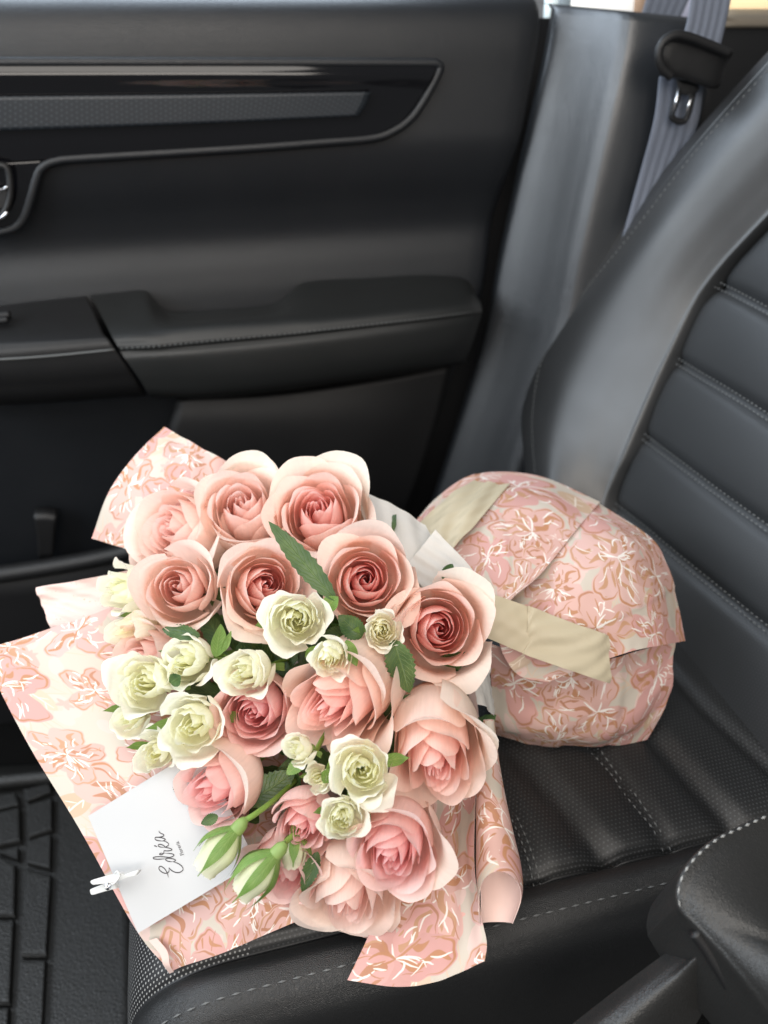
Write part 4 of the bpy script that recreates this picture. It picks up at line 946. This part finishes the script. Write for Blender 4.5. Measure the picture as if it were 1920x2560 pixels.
def bud(label, base_px, tip_px, d0, d1, diam, seed, stem_px):
    """closed bud given by its base and tip"""
    rg = np.random.default_rng(seed); a, b = D(*base_px, d0), D(*tip_px, d1); ax_ = nrm(b-a); H = np.linalg.norm(b-a); R = diam*.5*d0/FPX
    bx, by = basis(ax_); root = empty('rosebud', tuple(a)); tag(root, label, 'rosebud', GB)
    put = lambda V: a+V[:, :1]*bx+V[:, 1:2]*by+V[:, 2:]*ax_
    phi = rg.uniform(0, 6)
    for k in range(9):
        t = (k+1)/9; phi += 2.4+rg.normal()*.2
        u, v = np.meshgrid(np.linspace(-1, 1, 13), np.linspace(0, 1, 14), indexing='ij')
        ve = v*(1-.10*np.abs(u)**3); f = .25+.75*np.sin(np.clip(ve/.5, 0, 1)*math.pi/2)
        f = f-(.42-.10*t)*np.clip((ve-.5)/.5, 0, 1)**1.5
        r = R*(.35+.65*t)*f*(1+.08*u)+.05*R*np.clip(ve, 0, 1)**8*np.sin(u*9+k)*t+.10*R*np.clip((ve-.9)/.1, 0, 1)*t
        z = H*ve*(1.0-.10*t*rg.random())+.05*R*np.sin(u*14+k*2)*ve**8
        an = phi+u*1.15; V = np.stack([r*np.cos(an), r*np.sin(an), z], 2).reshape(-1, 3)
        c = lerp(PAL['bud'][3], PAL['bud'][2], 1).reshape(1, 3)*np.ones((len(V), 1)); vv = v.reshape(-1, 1)
        mesh_obj('petal', put(V), gridF(13, 14), M['petal_w'], root, np.c_[u.ravel(), v.ravel()], col=np.array((.93, .93, .76))*vv+np.array((.84, .89, .56))*(1-vv))
    for k in range(5):
        Lg = H*rg.uniform(.75, 1.12); n_ = 14; V = []; uv = []; a0 = k*1.2566+rg.normal()*.12+1; flare = rg.uniform(.0, .35)
        for i in range(n_):
            s = i/(n_-1); w = R*.34*math.sin(math.pi*min(1, s*.75+.24))**1.1*(1-s**3); w = max(w, .0003)
            f = .30+.80*math.sin(min(1, s*Lg/H/.5)*math.pi/2)-.36*max(0, (s*Lg/H-.5)/.5)**1.5+flare*max(0, s-.5)*1.6
            for j in (-1, -.5, 0, .5, 1):
                rr = R*f+.0006; V.append((rr*math.cos(a0+j*w/(R*max(f, .3))), rr*math.sin(a0+j*w/(R*max(f, .3))), s*Lg)); uv.append((j, s))
        mesh_obj('sepal', put(np.array(V)), gridF(n_, 5), M['green_l'], root, uv)
    P = [a-ax_*R*.75, a-ax_*R*.35, a, a+ax_*R*.2]
    tube('hip', cr(P, 8), np.interp(np.linspace(0, 1, 8), [0, .3, .8, 1], [R*.18, R*.38, R*.42, R*.3]), M['green_l'], root, 12)
    S = [a-ax_*R*.6]+[D(*p) for p in stem_px]
    tube('stem', cr(S, 16), R*.16, M['stem'], root, 8)
bud('plump green and white bud resting on the card', (592, 2074), (502, 2180), .462, .458, 92, 3, [(640, 2034, .468), (690, 1996, .485), (740, 1950, .51)])
bud('long green sepalled bud in front, lowest of the buds', (690, 2134), (596, 2232), .452, .450, 94, 9, [(716, 2104, .458), (760, 2062, .475), (800, 2010, .50)])
bud('small white bud half hidden right of the long bud', (738, 2084), (734, 2168), .470, .468, 74, 14, [(742, 2060, .478), (760, 2020, .49)])

# ---- leaves
def leaf(label, p0, p1, d0, d1, wpx, mat='green', seed=0, fold=.3, bend=.12, roll_=0., teeth=True, cat='leaf'):
    rg = np.random.default_rng(seed+90); a, b = D(*p0, d0), D(*p1, d1); Lg = np.linalg.norm(b-a); ex = (b-a)/Lg
    view = nrm(CAM-(a+b)/2); ey = nrm(np.cross(view, ex)); ez_ = np.cross(ex, ey)
    ey, ez_ = ey*math.cos(roll_)+ez_*math.sin(roll_), ez_*math.cos(roll_)-ey*math.sin(roll_)
    V, F, uv = leaf_verts(Lg, wpx*d0/FPX, rg, 22 if teeth else 14, fold, bend, teeth)
    o = mesh_obj('rose_leaf', a+V[:, :1]*ex+V[:, 1:2]*ey+V[:, 2:]*ez_, F, M[mat], None, uv)
    return tag(o, label, cat, 'leaves among the roses')
leaf('long dark green leaf crossing between the pink roses', (838, 1500), (672, 1304), .492, .485, 54, seed=1, fold=.15)
leaf('broad green leaf hanging below the small ivory rose', (985, 1600), (1020, 1735), .492, .488, 74, seed=2, fold=.1, roll_=.3)
leaf('dark leaf tip under the broad hanging leaf', (1000, 1765), (966, 1800), .50, .505, 70, seed=3)
leaf('dark pointed leaf beside the cream backed rose', (975, 1790), (1030, 1738), .505, .498, 40, seed=4)
leaf('small leaf tip standing above the right edge rose', (1108, 1450), (1132, 1408), .53, .535, 30, seed=5)
leaf('dark leaf in the gap above the bud stems', (620, 2010), (735, 1930), .497, .50, 74, seed=6, fold=.1)
leaf('small serrated leaf above the card edge', (470, 1985), (440, 1938), .50, .505, 46, seed=7)
leaf('tiny dark leaf over the plump bud', (545, 2040), (502, 2060), .475, .472, 28, seed=8)
leaf('narrow leaf pointing down beside the hidden pink rose', (795, 2130), (754, 2232), .468, .462, 40, seed=9, fold=.4)
leaf('brown leaf tip under the peach pink rose', (640, 1588), (592, 1592), .52, .515, 24, 'brownleaf', seed=10)
leaf('dark leaf tip peeping between the two top roses', (735, 1195), (712, 1176), .60, .60, 20, seed=11)
leaf('upright light green sepal by the half closed pale rose', (540, 1642), (552, 1560), .49, .485, 40, 'green_l', 12, .4, 0, .3, False)
leaf('thin light green sepal curving up behind the middle white rose', (556, 1630), (578, 1580), .49, .487, 18, 'green_l', 13, .4, .1, .2, False)
leaf('dark green leaf in the gap under the ruffled white rose', (880, 1590), (800, 1600), .515, .52, 60, seed=14)
leaf('dark leaf lying under the half closed pale rose', (500, 1590), (400, 1572), .515, .52, 40, seed=15)
leaf('green leaf edge under the left crinkled white rose', (452, 1690), (422, 1710), .49, .495, 36, seed=16)
leaf('light green leaf right of the hanging white rose', (866, 1600), (892, 1665), .482, .48, 34, 'green_l', 17, .3, 0, .2, False)
leaf('light green leaf behind the ruffled white rose', (812, 1520), (846, 1492), .495, .49, 40, 'green_l', 18, .3, 0, 0, False)
leaf('dark green leaf behind the ivory rose', (905, 1592), (848, 1540), .505, .50, 56, seed=19)
leaf('slim leaf left of the tiny white rose', (760, 1900), (716, 1936), .478, .476, 34, 'green_l', 20, .3, .05, .2, True)
# uncounted greenery deep between the heads
items = []; rg = np.random.default_rng(5); uvs = []
for k in range(70):
    px, py = rg.uniform(480, 1130), rg.uniform(1380, 2060); d = dep(px, py)+rg.uniform(.045, .07)
    a = D(px, py, d); ex = nrm(rg.normal(size=3)); ez_ = nrm(-fw+rg.normal(size=3)*.4); ey = nrm(np.cross(ez_, ex)); ex = np.cross(ey, ez_)
    V, F, uv = leaf_verts(rg.uniform(.03, .045), rg.uniform(.016, .026), rg, 12, .2, .1, True)
    items.append((a+V[:, :1]*ex+V[:, 1:2]*ey+V[:, 2:]*ez_, [tuple(f) for f in F])); uvs.append(uv)
V, F = join_raw(items)
tag(mesh_obj('foliage', V, F, M['green'], None, np.concatenate(uvs)), 'dark green foliage deep between the rose heads', 'foliage', kind='stuff')

# ---- card with hand-lettered name, and the peg
cTL, cBL = D(220, 2040, .5065), D(345, 2333, .4855)
e1 = nrm(cBL-cTL); n_c = nrm(np.cross(e1, D(640, 2235, .478)-cBL)); e2 = nrm(np.cross(n_c, e1)); e2 = e2 if e2@rt > 0 else -e2
n_c = n_c if n_c@(CAM-cTL) > 0 else -n_c
HL = np.linalg.norm(cBL-cTL)
card = empty('florist_card', tuple(cBL)); tag(card, 'white florist card with black script lettering tucked under the buds', 'card')
LW = .088
G = np.array([[cTL+e1*HL*s+e2*LW*t+n_c*(.0005*math.sin(t*2.2)) for t in np.linspace(0, 1, 16)] for s in np.linspace(0, 1, 12)])
sheet('card_sheet', toward(G), M['card'], M['card'], card, .0004)
def oncard(px, py, h=.0003):
    p = PL(px, py, cTL, n_c); t = ((p-cTL)@e2)/LW
    return p+n_c*(.0005*math.sin(t*2.2)+h)
def zz(pts): return [(370+x*110/1659, 2060+y*110/1659) for x, y in pts]
def ink(name, pts, w0, n=60):
    P = cr(np.array(zz(pts)), n); L = []; Rr = []
    Tn = np.gradient(P, axis=0)
    for i in range(n):
        t = nrm(np.r_[Tn[i], 0])[:2]; nn = np.array([-t[1], t[0]])
        w = w0*(.62+.55*abs(t[0]*.9)) * min(1, .35+6*min(i, n-1-i)/n)     # broad across, thin along
        L.append(oncard(*(P[i]+nn*w))); Rr.append(oncard(*(P[i]-nn*w)))
    G = np.stack([np.array(L), np.array(Rr)], 1)
    if (gridN(G)[n//2, 0]@n_c) < 0: G = G[:, ::-1]
    return mesh_obj(name, G.reshape(-1, 3), gridF(n, 2), M['ink'], card, smooth=False)
ink('lettering', [(780, 2010), (765, 1920), (720, 1800), (640, 1680), (540, 1600), (470, 1590), (425, 1640), (445, 1720), (520, 1790), (620, 1840), (720, 1845), (790, 1800), (812, 1720), (805, 1635)], 1.15, 90)
ink('lettering', [(805, 1635), (880, 1720), (990, 1790), (1120, 1822), (1240, 1800), (1325, 1730), (1335, 1660), (1270, 1560), (1130, 1470), (960, 1415)], 1.15, 80)
ink('lettering', [(960, 1415), (820, 1405), (710, 1370), (680, 1320), (740, 1285), (860, 1290), (980, 1310), (1055, 1350), (1030, 1390), (950, 1412)], 1.1, 80)
ink('lettering', [(690, 1300), (560, 1310), (400, 1320), (260, 1310), (205, 1275), (260, 1240), (400, 1222), (560, 1225), (700, 1240), (830, 1250), (940, 1215), (1000, 1165), (940, 1120), (800, 1100), (640, 1092)], 1.1, 110)
ink('lettering', [(640, 1092), (520, 1090), (450, 1120), (480, 1150), (550, 1140), (610, 1080), (615, 1015), (640, 1000), (760, 1005), (870, 990), (920, 955), (860, 915), (740, 885), (640, 870)], 1.1, 100)
ink('lettering', [(640, 870), (520, 865), (430, 840), (400, 800), (430, 765), (500, 760), (580, 790), (640, 835), (650, 865), (740, 830), (795, 765), (760, 700), (680, 655), (590, 635)], 1.1, 100)
ink('lettering', [(245, 815), (300, 820), (355, 855)], 1.2, 16)
ink('lettering', [(590, 635), (450, 625), (330, 600), (280, 550), (300, 500), (370, 490), (500, 505), (620, 540), (670, 580), (620, 615), (560, 632)], 1.1, 80)
ink('lettering', [(360, 490), (480, 480), (580, 455), (618, 415), (580, 375), (500, 345), (440, 290), (432, 240)], 1.05, 50)
tcu = bpy.data.curves.new('subtitle', 'FONT'); tcu.body = 'Florería'; tcu.size = 1
to = bpy.data.objects.new('subtitle', tcu); COL.objects.link(to); bpy.context.view_layer.update()
me = bpy.data.meshes.new_from_object(to.evaluated_get(bpy.context.evaluated_depsgraph_get())); bpy.data.objects.remove(to)
co = np.array([v.co[:] for v in me.vertices]); wx = co[:, 0].max()
p0, p1 = np.array(zz([(1330, 1150)])[0]), np.array(zz([(1120, 640)])[0]); dirx = p1-p0; nx = np.array([-dirx[1], dirx[0]])
nx = nx if nx[0] < 0 else -nx
V = [oncard(*(p0+np.array([3.2, 0])+dirx*(c_[0]/wx)+nx*(c_[1]/wx*1.15))) for c_ in co]
me.vertices.foreach_set('co', (np.array(V)-np.array(card.location)).ravel()); me.materials.clear(); me.materials.append(M['ink'])
so = bpy.data.objects.new('subtitle', me); COL.objects.link(so); so.parent = card
# peg: two tapered arms and a wire spring
peg = empty('clothes_peg', tuple(D(280, 2230, .485))); tag(peg, 'small white wooden clothes peg clipped to the card edge', 'clothes peg')
def pz(x, y): return (210+x*160/1659, 2150+y*160/1659)
def arm(name, top, thick_px, d):
    """top: outline of the upper face in zoom pixels, with an under side towards the seat"""
    P = [D(*pz(x, y), d) for x, y in top]; n = len(P); down = nrm(np.cross(nrm(P[1]-P[0]), n_c)); dn = -n_c*.0042
    low = np.array([pz(*t) for t in top]);
    Q = [p+dn for p in P]; V = P+Q
    F = [tuple(range(n)), tuple(range(2*n-1, n-1, -1))]+[(i, (i+1) % n, n+(i+1) % n, n+i) for i in range(n)]
    o = mesh_obj(name, V, F, M['peg'], peg, smooth=False)
    bm = bmesh.new(); bm.from_mesh(o.data); bmesh.ops.recalc_face_normals(bm, faces=bm.faces)
    bmesh.ops.bevel(bm, geom=bm.edges[:], offset=.00035, segments=2, affect='EDGES'); bm.to_mesh(o.data); bm.free()
    return o
arm('peg_arm', [(150, 545), (640, 405), (930, 345), (1010, 400), (1390, 262), (1425, 285), (1330, 410), (1110, 455), (1000, 500), (900, 540), (700, 600), (215, 650), (165, 600)], 1, .4795)
arm('peg_arm', [(140, 770), (470, 640), (560, 640), (800, 620), (850, 740), (600, 800), (200, 915), (160, 880)], 1, .4845)
sp_c = D(*pz(620, 670), .4795); P = []
for i in range(60):
    q_ = i/59*2*math.pi*3; P.append(sp_c+(e1*math.sin(q_)+n_c*math.cos(q_)*.9)*.0019+e2*(.0016*(i/59-.5))+e1*.0)
tube('spring', P, .00055, M['chrome'], peg, 6)
tube('spring_wire', cr([D(*pz(x, y), d) for x, y, d in [(700, 620, .4785), (790, 600, .4785), (930, 410, .4775), (860, 300, .4775), (800, 350, .4785)]], 24), .00055, M['peg'], peg, 6)
